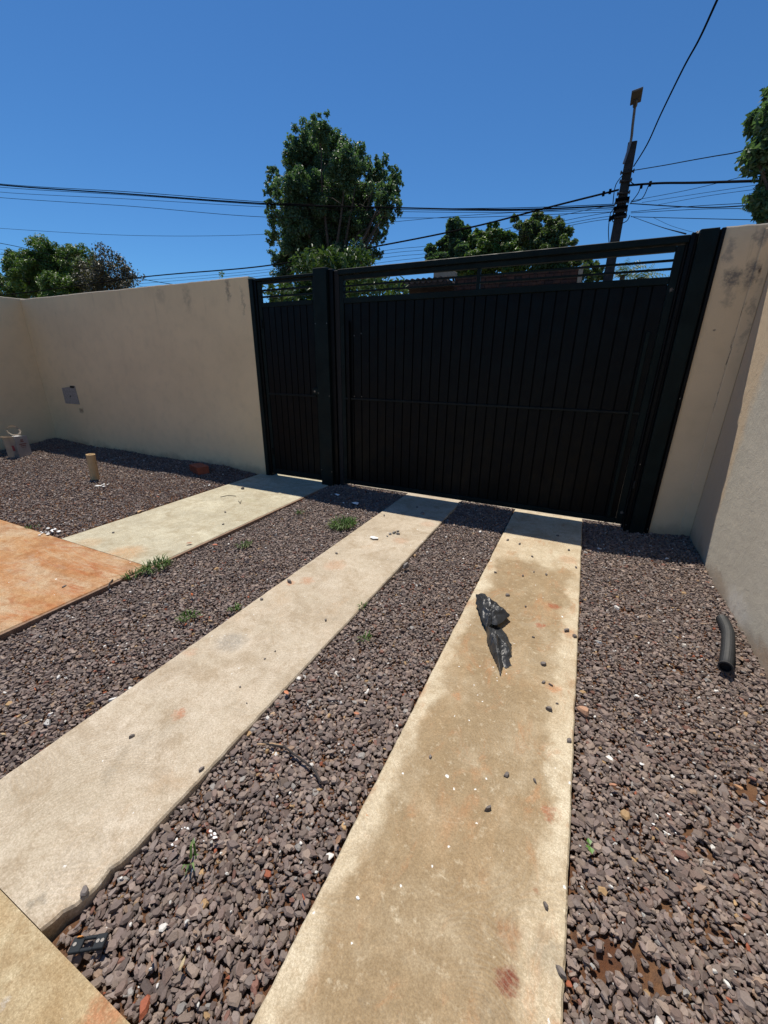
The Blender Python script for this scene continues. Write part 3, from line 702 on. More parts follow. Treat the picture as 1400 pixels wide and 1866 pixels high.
# dark plastic clip at lower left
M_plast = simple("dark blue grey plastic", (.008, .012, .016), .8, var=.2)
pc = gnd(163, 1722, -.006)
cl = empty("plastic_clip", tuple(pc)); props(cl, "small dark blue plastic spacer clip in the gravel at the house end", "clip")
bm = bmesh.new()
R_ = Matrix.Rotation(math.radians(33), 4, 'Z') @ Matrix.Rotation(math.radians(-6), 4, 'X') @ Matrix.Scale(.78, 4)
for lo, hi in (((-.058, -.022, 0), (-.020, .022, .012)), ((.020, -.022, 0), (.055, .022, .014)), ((-.020, .012, .002), (.020, .022, .012)), ((-.020, -.022, .002), (.020, -.012, .012))):
    box(bm, lo, hi, .002)
bmesh.ops.transform(bm, matrix=R_, verts=bm.verts)
me = bpy.data.meshes.new("body"); bm.to_mesh(me); bm.free(); link("body", me, M_plast, cl)
bm = bmesh.new()
for x in (-.045, .03, .045):
    tube(bm, [(x, 0, .0125), (x, 0, .015)], .006, 8)
bmesh.ops.transform(bm, matrix=R_, verts=bm.verts)
me = bpy.data.meshes.new("stud"); bm.to_mesh(me); bm.free(); link("stud", me, M_jb, cl)

# twig / thin black cord between the strips
M_twig = simple("dark dry stem", (.035, .028, .025), .8)
def stem(pts, rad, lb, nm="twig", cat="twig", mat=None, z=.01):
    bm = bmesh.new(); P = [Vector(gnd(x, y, z)) for x, y in pts]
    Q = []
    for i in range(len(P)-1):
        for t in (0, .33, .66): Q.append(P[i].lerp(P[i+1], t)+Vector((rnd(-.002, .002), rnd(-.002, .002), rnd(0, .004))))
    Q.append(P[-1]); tube(bm, Q, rad, 6)
    o = bmobj(nm, bm, mat or M_twig, org=tuple(P[0])); return props(o, lb, cat)
stem([(478, 1355), (520, 1362), (545, 1382), (570, 1400), (585, 1425)], .0045, "thin black cord curving through the gravel between the strips", "cord", "cord")
stem([(197, 1073), (200, 1062), (206, 1056)], .004, "dark curved twig standing at the edge of the orange slab")
stem([(402, 906), (415, 903), (430, 904)], .003, "thin dark twig lying on the walkway near the shadow", z=.003)
stem([(435, 913), (438, 918), (440, 912)], .003, "tiny bent twig on the walkway", z=.003)
M_straw = simple("dry straw", (.45, .30, .17), .8)
stem([(470, 1357), (497, 1356), (515, 1359)], .004, "pale dry straw crossing the black cord", mat=M_straw)

# dry leaves in the gravel
def leaf(px, py, wpx, lb, col):
    p = gnd(px, py, .012); d = float(np.dot(p-CAM, fwd)); L = wpx/F_*d; a = rnd(0, 6.3); bm = bmesh.new()
    pr = [(-.5, 0, 0), (-.2, .22, .08), (.2, .2, .12), (.5, 0, .05), (.2, -.2, .10), (-.2, -.22, .05)]
    vs = [bm.verts.new((L*(x*math.cos(a)-y*math.sin(a)), L*(x*math.sin(a)+y*math.cos(a)), L*z)) for x, y, z in pr]
    c = bm.verts.new((0, 0, -.0)) 
    for k in range(6): bm.faces.new((vs[k], vs[(k+1) % 6], c))
    me = bpy.data.meshes.new("leaf"); bm.to_mesh(me); bm.free()
    o = link("dry_leaf", me, simple("dry leaf", col, .8)); o.location = tuple(p); return props(o, lb, "leaf")
leaf(255, 932, 14, "tan dry leaf at the edge of the walkway nearest the yard gravel", (.55, .36, .2))
leaf(345, 990, 12, "brown dry leaf at the formwork board of the walkway", (.4, .17, .1))
leaf(392, 993, 12, "reddish dry leaf under the walkway board", (.45, .16, .09))
leaf(650, 1300, 12, "brown dry leaf against the right edge of the middle strip", (.42, .18, .1))
leaf(522, 1262, 14, "orange brown leaf standing in the gravel at the middle strip edge", (.5, .2, .1))
leaf(497, 1300, 10, "tan dry leaf in the gravel right of the middle strip", (.5, .35, .22))
leaf(617, 1530, 18, "brown leaf leaning on the left edge of the tan strip", (.26, .15, .09))

# ------------------------------------------------------------------ grass tufts and seedlings
def grass_mat(name, a, b):
    n = NT(name); c = n.mix(n.attr("tint", "Fac"), a, b)
    n.fin(c, .55, spec=.3); n.p.inputs["Subsurface Weight"].default_value = 0
    return n.m
M_grass = grass_mat("weed green", (.045, .10, .018), (.12, .20, .045))
def tuft(px, py, rpx, n, h, lb, nm="grass_tuft"):
    p = gnd(px, py, -.01); d = float(np.dot(p-CAM, fwd)); R = rpx/F_*d; V = []; T = []
    for i in range(n):
        a = rnd(0, 6.28); r = R*math.sqrt(random.random())*.7; bx, by = math.cos(a)*r, math.sin(a)*r*1.3
        ln = h*rnd(.5, 1.2); a2 = a+rnd(-.9, .9); out_ = rnd(.3, 1.1)*ln; wd = rnd(.0018, .0038)
        sx, sy = -math.sin(a2)*wd, math.cos(a2)*wd; tint = random.random()
        pts = [(0, 0), (.45*out_, .62*ln), (out_, rnd(.25, .8)*ln)]
        q = [(bx+math.cos(a2)*o, by+math.sin(a2)*o, z) for o, z in pts]
        V += [(q[0][0]-sx, q[0][1]-sy, q[0][2]), (q[0][0]+sx, q[0][1]+sy, q[0][2]), (q[1][0]+sx, q[1][1]+sy, q[1][2]), (q[1][0]-sx, q[1][1]-sy, q[1][2]), q[2]]
        T += [tint]*5
    V = np.array(V); k = np.arange(n)*5
    me = npmesh(nm, V, [np.stack([k, k+1, k+2, k+3], 1), np.stack([k+3, k+2, k+4], 1)], np.repeat(np.array(T)[:, None], 3, 1))
    o = link(nm, me, M_grass); o.location = tuple(p)
    return props(o, lb, "grass")
tuft(625, 958, 30, 330, .075, "largest green grass tuft at the left edge of the middle strip near the gate")
tuft(284, 1036, 28, 170, .075, "green weed tuft growing at the corner where walkway and orange slab meet")
tuft(240, 1052, 16, 40, .06, "thin trailing grass blades over the orange slab's edge")
tuft(445, 995, 16, 70, .04, "small grass sprout in the gravel beside the walkway")
tuft(345, 1126, 18, 60, .045, "sparse grass sprout in the gravel left of the middle strip")
tuft(428, 1112, 9, 36, .04, "tiny grass sprout touching the middle strip's left edge")
tuft(665, 1165, 14, 24, .04, "thin grass wisp in the gravel between the strips, upper one")
tuft(662, 1108, 9, 16, .035, "short grass wisp against the right edge of the middle strip")
tuft(548, 935, 12, 40, .035, "small faint grass sprout near the gate's shadow")
tuft(60, 962, 12, 30, .04, "faint grass sprout beside the orange slab's back edge")
tuft(350, 1568, 10, 8, .05, "single grass blades in the lower gravel between the strips")
def seedling(px, py, lb):
    p = gnd(px, py, .0); bm = bmesh.new()
    for (a, L, z) in ((1.9, .022, .028), (5.0, .024, .022), (3.6, .014, .02)):
        c, s = math.cos(a), math.sin(a); w2 = L*.42
        pr = [(0, 0, 0), (.45*L, w2, .003), (L, 0, .001), (.45*L, -w2, .003)]
        vs = [bm.verts.new((x*c-y*s, x*s+y*c, z+zz)) for x, y, zz in pr]; bm.faces.new(vs)
    tube(bm, [(0, 0, 0), (0, 0, .026)], .0013, 4)
    me = bpy.data.meshes.new("seedling"); bm.to_mesh(me); bm.free()
    o = link("seedling", me, simple("seedling green", (.09, .19, .035), .5)); o.location = tuple(p); o.scale = (1.0, 1.0, 1.0)
    props(o, lb, "seedling")
seedling(1073, 1550, "bright green seedling with round leaves in the right gravel by the tan strip")

# ------------------------------------------------------------------ black plastic bag
M_bag = NT("black plastic film")
M_bag = M_bag.fin((.028, .030, .033), M_bag.ramp(M_bag.noise(25, 4, .6), .3, .7, .30, .50), M_bag.bump(M_bag.noise(38, 3, .5, dist=1.5), .35, .006), spec=.5)
def sheet(px, zed, h, seed, crease):
    """crumpled film: px outline on the ground, edge height zed, crown height h"""
    B = np.array([gnd(x, y, zed)[:2] for x, y in px]); D = []
    for k in range(len(B)):
        a, b2 = B[k], B[(k+1) % len(B)]
        for t in np.arange(0, 1, .125): D.append(a*(1-t)+b2*t)
    D = np.array(D); nb = len(D); c = D.mean(0); V = []; R = 18
    for r in range(1, R+1):
        t = r/R
        for k, q in enumerate(D):
            p = c+(q-c)*t
            if r == R: p = p+np.array([mnoise.noise((q[0]*70, q[1]*70, seed)), mnoise.noise((q[0]*70, q[1]*70, seed+4))])*.006
            wx, wy = mnoise.noise((p[0]*11, p[1]*11, seed))*.06, mnoise.noise((p[0]*11, p[1]*11, seed+7))*.06
            r1 = 1-min(1, abs(mnoise.noise(((p[0]+wx)*15+seed, (p[1]+wy)*9, 1)))*5)
            r2 = 1-min(1, abs(mnoise.noise(((p[0]-wy)*30, (p[1]+wx)*24+seed, 5)))*4)
            z = zed*(.4+.6*t)+h*(1-t**2.5)+crease*(r1+.5*r2)*(1-.6*t**4)+.02*mnoise.noise((p[0]*12, p[1]*12, seed))*(1-t*.5)
            V.append((p[0], p[1], max(.003, z)))
    V.append((c[0], c[1], h)); F = []
    k = np.arange(nb); k1 = (k+1) % nb
    for r in range(R-1): F.append(np.stack([r*nb+k, r*nb+k1, (r+1)*nb+k1, (r+1)*nb+k], 1))
    return np.array(V), np.concatenate(F), np.stack([np.full(nb, R*nb), k1, k], 1)
lob = [([(867, 1084), (881, 1083), (892, 1098), (905, 1104), (919, 1112), (930, 1122), (919, 1131), (906, 1140), (896, 1138), (886, 1144), (877, 1128), (868, 1100)], .035, .055, 2.0, .018),
       ([(883, 1136), (892, 1140), (902, 1152), (909, 1168), (910, 1190), (912, 1205), (917, 1212), (912, 1231), (905, 1210), (895, 1190), (887, 1170), (887, 1155)], .006, .045, 5.0, .016),
       ([(896, 1136), (913, 1144), (925, 1160), (932, 1175), (932, 1195), (925, 1203), (932, 1212), (922, 1217), (913, 1210), (909, 1190), (908, 1168), (900, 1150)], .004, .016, 8.0, .010)]
Vs, Fs, Ft, b = [], [], [], 0
for (pxs, zed, hh, sdv, cr_) in lob:
    v, f, ft = sheet(pxs, zed, hh, sdv, cr_); Vs.append(v); Fs.append(f+b); Ft.append(ft+b); b += len(v)
_me = npmesh("plastic_bag", np.concatenate(Vs), Fs+Ft); _me.attributes["sharp_face"].data.foreach_set("value", np.zeros(len(_me.polygons), bool))
o = link("plastic_bag", _me, M_bag)
props(o, "crumpled shiny black plastic bag lying on the tan concrete strip", "plastic bag")

# ------------------------------------------------------------------ corrugated hose
M_hose = simple("black rubber", (.026, .027, .028), .62, var=.15, scale=30)
hz = empty("drain_hose", tuple(gnd(1325, 1170, 0))); props(hz, "short curved black corrugated hose on the gravel by the grey side wall", "hose")
ctrl = [Vector(gnd(1316, 1128, .02)), Vector(gnd(1326, 1150, .035)), Vector(gnd(1327, 1175, .045)), Vector(gnd(1325, 1200, .045)), Vector(gnd(1322, 1216, .045))]
def crv(c, n):
    out = []; K = len(c)-1
    for i in range(n+1):
        t = i/n*K; k = min(int(t), K-1); f = t-k
        p0, p1, p2, p3 = c[max(k-1, 0)], c[k], c[k+1], c[min(k+2, K)]
        out.append(.5*((2*p1)+(-p0+p2)*f+(2*p0-5*p1+4*p2-p3)*f*f+(-p0+3*p1-3*p2+p3)*f**3))
    return out
n = 150; pts = crv(ctrl, n)
bm = bmesh.new(); tube(bm, pts, [.030*(1+.06*math.sin(i*2*math.pi/4)) for i in range(n+1)], 20, cap=False)
bmobj("hose_body", bm, M_hose, hz, smooth=False)
bm = bmesh.new(); tube(bm, pts[-14:], .0255, 16, cap=False); tube(bm, pts[-14:-12], .0255, 16, cap=True); bmobj("bore", bm, M_dark, hz)
d_ = (pts[-1]-pts[-2]).normalized()
bm = bmesh.new(); tube(bm, [pts[-1]-d_*.012, pts[-1]], [.0325, .0325], 20, cap=False); tube(bm, [pts[-1], pts[-1]+d_*.0005], [.0325, .0255], 20, cap=False); bmobj("rim", bm, M_hose, hz)

# ------------------------------------------------------------------ upright PVC pipe stub
M_pvc = simple("tan plastic pipe", (.56, .38, .185), .45, var=.08)
pb = gnd(174, 874, .0)
pp = empty("pipe_stub", (pb[0], pb[1], -.03)); props(pp, "tan plastic pipe stub standing upright in the yard gravel", "pipe")
top = at(165, 828, pb[1]); r = .052
bm = bmesh.new(); dz = Vector(top)-Vector((pb[0], pb[1], -.03))
a = Vector((pb[0], pb[1], -.03)); b = a+dz
N = 28; ro = tube(bm, [a, a+dz*.5, b], r, N, cap=False); ri = tube(bm, [b, b-dz*.9], r-.006, N, cap=False)
for k in range(N): bm.faces.new((ro[-1][k], ro[-1][(k+1) % N], ri[0][(k+1) % N], ri[0][k]))
bmobj("pipe_wall", bm, M_pvc, pp, smooth=False)
bm = bmesh.new(); tube(bm, [b-dz*.3, b-dz*.29], r-.0065, N); bmobj("bore", bm, M_dark, pp)

# ------------------------------------------------------------------ hollow clay brick
M_clay = simple("red hollow clay", (.33, .085, .04), .85, var=.2, scale=20, bump=.4)
A0 = Vector(gnd(347, 857, .03)); A1 = Vector(gnd(385, 861, .03)); ux = (A1-A0); Lb = .29; ux = Vector((ux.x, ux.y, 0)).normalized()
ux = Vector((.93, -.36, 0)).normalized(); uy = Vector((-ux.y, ux.x, 0)); 
bk = empty("hollow_brick", (A0.x, A0.y, .015)); props(bk, "red hollow clay brick with square holes lying against the beige wall in shade", "brick")
hb, db = .10, .16
bm = bmesh.new()
nx, nz = 6, 3; tw = .009
xs = [Lb*i/nx for i in range(nx+1)]; zs = [hb*i/nz for i in range(nz+1)]
for i, x in enumerate(xs): box(bm, (x-tw/2, 0, 0), (x+tw/2, db, hb))
for i, z in enumerate(zs): box(bm, (.001, .001, z-tw/2), (Lb-.001, db-.001, z+tw/2))
M4 = Matrix(((ux.x, uy.x, 0, 0), (ux.y, uy.y, 0, 0), (0, 0, 1, 0), (0, 0, 0, 1)))
bmesh.ops.transform(bm, matrix=M4, verts=bm.verts)
me = bpy.data.meshes.new("clay_body"); bm.to_mesh(me); bm.free(); link("clay_body", me, M_clay, bk)
bm = bmesh.new(); box(bm, (.004, .05, .004), (Lb-.004, .055, hb-.004)); bmesh.ops.transform(bm, matrix=M4, verts=bm.verts)
me = bpy.data.meshes.new("hole_shade"); bm.to_mesh(me); bm.free(); link("hole_shade", me, M_dark, bk)  # black sheet standing for the shade inside the holes

# ------------------------------------------------------------------ carton in the corner
M_cart = simple("dusty white carton", (.60, .60, .61), .75, var=.08, scale=9)
M_cart2 = simple("brownish carton side", (.40, .36, .31), .8, var=.1, scale=9)
M_red = simple("dull red print", (.26, .045, .05), .7)
M_kraft = simple("carton flap", (.50, .44, .37), .8, var=.1)
cx = empty("carton", (-8.06, 3.25, 0)); props(cx, "white carton box with red print standing open on the yard gravel in the corner", "box")
U = Vector((-.61, .79, 0)); Vv = Vector((-.957, -.29, 0)).normalized(); wU, wV, hB = .33, .22, .345
tilt = Matrix.Rotation(math.radians(-5), 3, Vector((.3, 1, 0)))
def cpt(u, v, z): return tilt @ (U*u+Vv*v+Vector((0, 0, z)))
def panel(nm, pts, mat, th=.004, par=None):
    bm = bmesh.new(); f = bm.faces.new([bm.verts.new(p) for p in pts]); bmesh.ops.solidify(bm, geom=[f], thickness=th)
    me = bpy.data.meshes.new(nm); bm.to_mesh(me); bm.free(); return link(nm, me, mat, par or cx)
panel("front_panel", [cpt(0, 0, 0), cpt(wU, 0, 0), cpt(wU, 0, hB), cpt(0, 0, hB)], M_cart)
panel("side_panel", [cpt(0, wV, 0), cpt(0, 0.002, 0), cpt(0, .002, hB), cpt(0, wV, hB)], M_cart2)
panel("back_panel", [cpt(0, wV, 0), cpt(wU, wV, 0), cpt(wU, wV, hB), cpt(0, wV, hB)], M_cart2)
panel("side_panel", [cpt(wU, wV, 0), cpt(wU, .002, 0), cpt(wU, .002, hB), cpt(wU, wV, hB)], M_cart)
panel("top_flap", [cpt(.02, .0, hB+.004), cpt(wU*.62, 0, hB+.004), cpt(wU*.5, .09, hB+.02), cpt(.06, .10, hB+.012)], simple("sunlit carton top", (.75, .75, .74), .5))  # first flap whiter than the panels, sunlight on the top painted into its colour
panel("top_flap", [cpt(0, wV, hB), cpt(.0, .0, hB+.002), cpt(-.06, .02, hB+.02), cpt(-.07, wV, hB+.03)], M_kraft)
bm = bmesh.new(); ringp = []
for k in range(13):
    a = k/12*2*math.pi; u = .17+.165*math.cos(a+.26); z = hB+.095+.085*math.sin(a+.26); v = .09+.03*math.sin(a)
    ringp.append((u, v, z))
vo = [bm.verts.new(cpt(u, v, z)) for u, v, z in ringp[:-1]]; vi = [bm.verts.new(cpt(.17+(u-.17)*.76, v+.012, hB+.095+(z-hB-.095)*.72)) for u, v, z in ringp[:-1]]
fs = [bm.faces.new((vo[k], vo[(k+1) % 12], vi[(k+1) % 12], vi[k])) for k in range(12)]
bmesh.ops.solidify(bm, geom=fs, thickness=.004)
me = bpy.data.meshes.new("open_flap_ring"); bm.to_mesh(me); bm.free(); link("open_flap_ring", me, M_kraft, cx)
def printbar(u0, u1, z0, z1, par=cx, face='u'):
    e = -.0035
    if face == 'u': pts = [cpt(u0, e, z0), cpt(u1, e, z0), cpt(u1, e, z1), cpt(u0, e, z1)]
    else: pts = [U*-.0045+cpt(0, u0, z0), U*-.0045+cpt(0, u1, z0), U*-.0045+cpt(0, u1, z1), U*-.0045+cpt(0, u0, z1)]
    bm = bmesh.new(); bm.faces.new([bm.verts.new(p) for p in pts]); return bm
bm = bmesh.new()
def addq(bm, pts): bm.faces.new([bm.verts.new(p) for p in pts])
def letters(u0, u1, z0, z1, gapf=.3, n=9):
    w_ = (u1-u0)/n
    for k in range(n):
        a = u0+k*w_; b = a+w_*(1-gapf)*rnd(.8, 1.1)
        addq(bm, [cpt(a, -.006, z0), cpt(b, -.006, z0), cpt(b, -.006, z1), cpt(a, -.006, z1)])
letters(.13, .20, .275, .295, .15, 3); letters(.12, .21, .255, .268, .1, 4)
letters(.075, .255, .212, .230, .22, 11); letters(.095, .24, .185, .202, .22, 9); letters(.11, .23, .163, .170, .2, 9)
me = bpy.data.meshes.new("red_print"); bm.to_mesh(me); bm.free(); link("red_print", me, M_red, cx)
bm = bmesh.new(); e = U*-.007
addq(bm, [e+cpt(0, .035, .13), e+cpt(0, .085, .13), e+cpt(0, .09, .215), e+cpt(0, .045, .215)])
me = bpy.data.meshes.new("red_side_print"); bm.to_mesh(me); bm.free(); link("red_side_print", me, M_red, cx)
# ------------------------------------------------------------------ brick house beyond the street
M_brk = NT("orange brick"); _t = M_brk.obj()
M_brk = M_brk.fin(M_brk.mix(M_brk.ramp(M_brk.noise(3.0, 4, .6), .35, .65), (.085, .032, .018), (.03, .013, .011)), .9, M_brk.bump(M_brk.noise(40, 4, .7), .5, .01))
M_mort = simple("dark mortar", (.035, .025, .022), .95, var=.3)
M_tile = simple("old dark roof tile", (.075, .05, .04), .9, var=.3, scale=4)
M_plw = simple("bare plaster", (.36, .27, .19), .9)
hY = 15.0
bh = empty("brick_house", (-3.2, hY, -.16)); props(bh, "low unplastered brick house with a dark tiled eave seen through the gate slats", "house")
hx0, hx1, htop = -4.55, -.60, 4.28
boxo("wall", (hx0, hY+.02, -.14), (hx1-.01, hY+.30, htop-.01), M_mort, bh, 0)
boxo("wall", (-6.6, hY+.30, -.14), (-.75, hY+6, 3.6), M_mort, bh, 0)
cw, ch = .232, .098; mes = None
nrow = 7
for r_ in range(nrow):
    z0 = htop-(r_+1)*ch; soldier = (r_ == 4)
    ww = .115 if soldier else cw
    nb = int((hx1-hx0)/ww)
    for i in range(nb):
        off = (.5*ww if (r_ % 2 and not soldier) else 0)
        x = hx0+ww*i+off
        if x+ww > hx1+.01 or random.random() < .05: continue
        key = "s" if soldier else "b"
        if mes is None: mes = {}
        if key not in mes:
            bm = bmesh.new(); box(bm, (.005, 0, .005), (ww-.007, .06, ch-.006), .003)
            mm = bpy.data.meshes.new("brick"); bm.to_mesh(mm); bm.free(); mm.materials.append(M_brk); mes[key] = mm
        o = bpy.data.objects.new("brick", mes[key]); COL.objects.link(o); o.parent = bh
        o.location = Vector((x, hY-.02+rnd(-.012, .012), z0))-bh.location
boxo("pier", (-.72, hY-.06, -.14), (-.60, hY+.02, htop+.02), M_plw, bh, .003)
boxo("plaster_patch", (-5.3, hY-.05, 4.30), (-4.56, hY+.3, 4.46), M_plw, bh, .01)
bm = bmesh.new()
for k in range(22):
    x = -7.0+k*.2
    if x > -4.7: break
    tube(bm, [(x, hY-.75, 4.12), (x, hY+2.6, 4.30)], .085, 8)
props(bmobj("roof", bm, M_tile, bh), None)
boxo("eave_board", (-7.0, hY-.70, 3.98), (-4.62, hY-.64, 4.11), M_mort, bh, .003)

# ------------------------------------------------------------------ trees
def leaf_mat(name, a, b, trans=.28, rough=.45):
    n = NT(name); c = n.mix(n.attr("tint", "Fac"), a, b)
    n.fin(c, rough, spec=.45)
    tr = n.t.nodes.new("ShaderNodeBsdfTranslucent"); n.t.links.new(n.mix(1.0, c, (1.5, 1.7, .7), 'MULTIPLY'), tr.inputs[0])
    mx = n.t.nodes.new("ShaderNodeMixShader"); mx.inputs[0].default_value = trans
    n.t.links.new(n.p.outputs[0], mx.inputs[1]); n.t.links.new(tr.outputs[0], mx.inputs[2]); n.t.links.new(mx.outputs[0], n.out.inputs[0])
    return n.m
M_bark = simple("grey brown bark", (.07, .055, .045), .9, var=.3, scale=8, bump=.6)
def tree(name, base, blobs, Y, nleaf, lsize, mat, label, group=None, trunk_r=.22, droop=.3, clump=1.0, asp=.55, depth=1.0, sub=.34, cat="tree", limbs=True, hollow=.55, barkmat=None):
    bx, bz = base
    t = empty(name, (bx, Y, bz)); props(t, label, cat, group); org = np.array([bx, Y, bz])
    C, R = [], []
    for i, (px, py, r) in enumerate(blobs):
        Yb = Y+rng.uniform(-1, 1)*depth
        c = at(px, py, Yb); d = float(np.dot(c-CAM, fwd)); C.append(c); R.append(r/F_*d)
    C, R = np.array(C), np.array(R)
    cc, cr, cb = [], [], []
    for c, r in zip(C, R):
        k = max(int(12*clump), int(42*(r/R.max())**2*clump))
        u = rng.normal(size=(k, 3)); u /= np.linalg.norm(u, axis=1)[:, None]
        rad = rng.uniform(hollow, 1.0, (k, 1)); p = c+u*rad*r*.86
        cc.append(p); cr.append(np.full(k, r*sub)*rng.uniform(.6, 1.25, k)); cb.append(np.full(k, 0))
    cc, cr = np.concatenate(cc), np.concatenate(cr)
    wts = cr**2; N = rng.multinomial(nleaf, wts/wts.sum())
    cen = np.repeat(cc, N, 0); rr = np.repeat(cr, N)
    tint_c = np.repeat(rng.uniform(0, .5, len(cc)), N)
    u = rng.normal(size=(len(cen), 3)); u /= np.linalg.norm(u, axis=1)[:, None]
    pos = cen + u*(rr*rng.uniform(0, 1, len(cen))**.5)[:, None]*np.array([1, 1, .8])
    pos[:, 2] -= droop*rr*rng.random(len(cen))
    n_ = rng.normal(size=(len(cen), 3))*.75+np.array([0, 0, .9]); n_ += u*.5; n_ /= np.linalg.norm(n_, axis=1)[:, None]
    a = np.cross(n_, rng.normal(size=n_.shape)); a /= np.linalg.norm(a, axis=1)[:, None]; b = np.cross(n_, a)
    s = lsize*rng.uniform(.6, 1.3, len(cen))[:, None]
    p0 = pos-a*s*.5; p2 = pos+a*s*.5-np.array([0, 0, .25])*s; p1 = pos+b*s*asp*.5; p3 = pos-b*s*asp*.5
    V = np.stack([p0, p1, p2, p3], 1).reshape(-1, 3)-org
    tint = np.clip(tint_c+rng.uniform(0, .5, len(cen)), 0, 1)
    k = np.arange(len(cen))*4
    me = npmesh("crown", V, [np.stack([k, k+1, k+2, k+3], 1)], np.repeat(np.repeat(tint, 4)[:, None], 3, 1))
    props(link("crown", me, mat, t), kind="stuff")
    bm = bmesh.new(); mid = C.mean(0); lowz = C[:, 2].min()
    fork = Vector((bx*.6+mid[0]*.4, Y, bz+(lowz-bz)*.75))
    b0 = Vector((bx, Y, bz)); hgt = fork.z-b0.z
    tube(bm, [b0, b0.lerp(fork, .4)+Vector((trunk_r*.5, 0, 0)), fork], [trunk_r*1.25, trunk_r, trunk_r*.8], 9)
    if limbs:
        for c, r in zip(C, R):
            e = Vector(c); m1 = fork.lerp(e, .35)+Vector((rnd(-.1, .1)*r, rnd(-.2, .2)*r, rnd(.1, .4)*r)); m2 = fork.lerp(e, .7)+Vector((rnd(-.2, .2)*r, 0, rnd(0, .25)*r))
            tube(bm, [fork, m1, m2, e], [trunk_r*.40, trunk_r*.24, trunk_r*.13, trunk_r*.05], 6)
            for q in range(6):
                d = Vector(rng.normal(size=3)).normalized()*r*.85; st = m2.lerp(e, rnd(0, 1))
                tube(bm, [st, st+d*.5+Vector((0, 0, r*.08)), st+d], [trunk_r*.07, trunk_r*.05, trunk_r*.02], 4)
    bmobj("trunk", bm, barkmat or M_bark, t)
    return t
M_lf1 = leaf_mat("dark blue green leaves", (.052, .105, .062), (.115, .18, .10), .34)
M_lf2 = leaf_mat("fresh green leaves", (.034, .068, .018), (.085, .135, .038), .22)
M_lf3 = leaf_mat("olive green leaves", (.055, .09, .034), (.12, .165, .07), .3)
M_lf4 = leaf_mat("yellow green leaves", (.055, .11, .024), (.14, .21, .055), .25)
M_lf5 = leaf_mat("brown dry vine leaves", (.05, .052, .032), (.115, .10, .065), .15)
big = [(585, 238, 34), (560, 262, 40), (608, 270, 42), (540, 292, 36), (575, 310, 50), (632, 300, 46), (655, 290, 30), (690, 312, 34), (716, 325, 22), (700, 350, 34), (722, 345, 14),
       (497, 318, 17), (502, 350, 24), (540, 350, 46), (600, 360, 55), (655, 355, 46), (505, 395, 26), (550, 400, 50), (610, 410, 52), (660, 400, 36), (690, 385, 24), (678, 425, 18),
       (498, 430, 20), (540, 450, 44), (595, 455, 45), (505, 470, 22), (520, 500, 30), (575, 500, 40), (492, 372, 14), (640, 470, 40), (685, 460, 16), (712, 372, 24), (702, 400, 20), (690, 425, 18), (668, 465, 22), (725, 318, 12)]
tree("broad_tree", (at(600, 600, 20)[0], -.16), big, 20.0, 190000, .125, M_lf1, "tall dark green tree rising highest above the pedestrian gate", trunk_r=.32, depth=1.6, sub=.20, droop=.9, clump=3.0, hollow=.25)
tree("young_tree", (at(640, 600, 7.2)[0], -.02), [(600, 475, 42), (560, 495, 38), (640, 480, 42), (675, 500, 34), (615, 520, 50), (550, 540, 46), (500, 535, 32), (665, 530, 46), (715, 525, 32), (600, 560, 50), (520, 560, 36), (740, 530, 10)],
     7.2, 8500, .125, M_lf2, "leafy light green young tree just outside the gate, in front of the tallest tree", trunk_r=.06, depth=.5, asp=.34, sub=.42, droop=.6, hollow=.3)
tree("round_tree", (at(90, 700, 22)[0], -.16), [(85, 478, 44), (125, 462, 26), (150, 468, 26), (50, 500, 40), (112, 500, 50), (15, 525, 26), (60, 530, 40), (120, 530, 45), (160, 500, 30), (30, 540, 30), (170, 530, 30), (2, 520, 24), (65, 455, 24), (30, 480, 24)],
     22.0, 90000, .17, M_lf4, "rounded dense green tree above the long beige wall at the far left", trunk_r=.3, depth=1.2, sub=.26, clump=1.8)
tree("vine_tree", (at(200, 700, 21)[0], -.16), [(190, 480, 30), (205, 470, 22), (170, 505, 36), (215, 500, 34), (235, 498, 18), (190, 525, 40), (235, 522, 18), (150, 480, 18)],
     21.0, 9000, .17, M_lf5, "scraggly brownish half bare tree leaning against the rounded green one", trunk_r=.2, depth=.8, sub=.40, hollow=.4)
tree("mango_tree", (at(840, 600, 24)[0], -.16), [(828, 418, 20), (835, 440, 26), (815, 450, 20), (845, 415, 16), (835, 470, 30), (785, 462, 16), (800, 475, 22)], 24.0, 45000, .18, M_lf1,
     "dark bushy tree with a squarish top, first of the trees right of the tallest one", trunk_r=.22, depth=.8, sub=.28, clump=1.6)
tree("garden_tree", (at(890, 600, 23)[0], -.16), [(870, 445, 26), (895, 425, 20), (905, 450, 30), (880, 475, 34), (925, 440, 20), (935, 470, 34), (850, 480, 24)], 23.0, 48000, .17, M_lf4,
     "mid green bushy tree between the squarish dark one and the loose grey green one", trunk_r=.2, depth=.8, sub=.28, clump=1.6)
tree("loose_tree", (at(1010, 600, 19)[0], -.16), [(955, 412, 18), (985, 408, 26), (1015, 405, 18), (975, 435, 32), (1010, 435, 30), (1030, 450, 22), (990, 465, 38), (1045, 475, 24), (1070, 485, 22), (1090, 500, 18), (1060, 505, 24), (1020, 490, 30), (938, 398, 8)],
     19.0, 48000, .125, M_lf3, "loose grey green tree with shiny leaves left of the utility pole", trunk_r=.18, depth=.8, sub=.32)
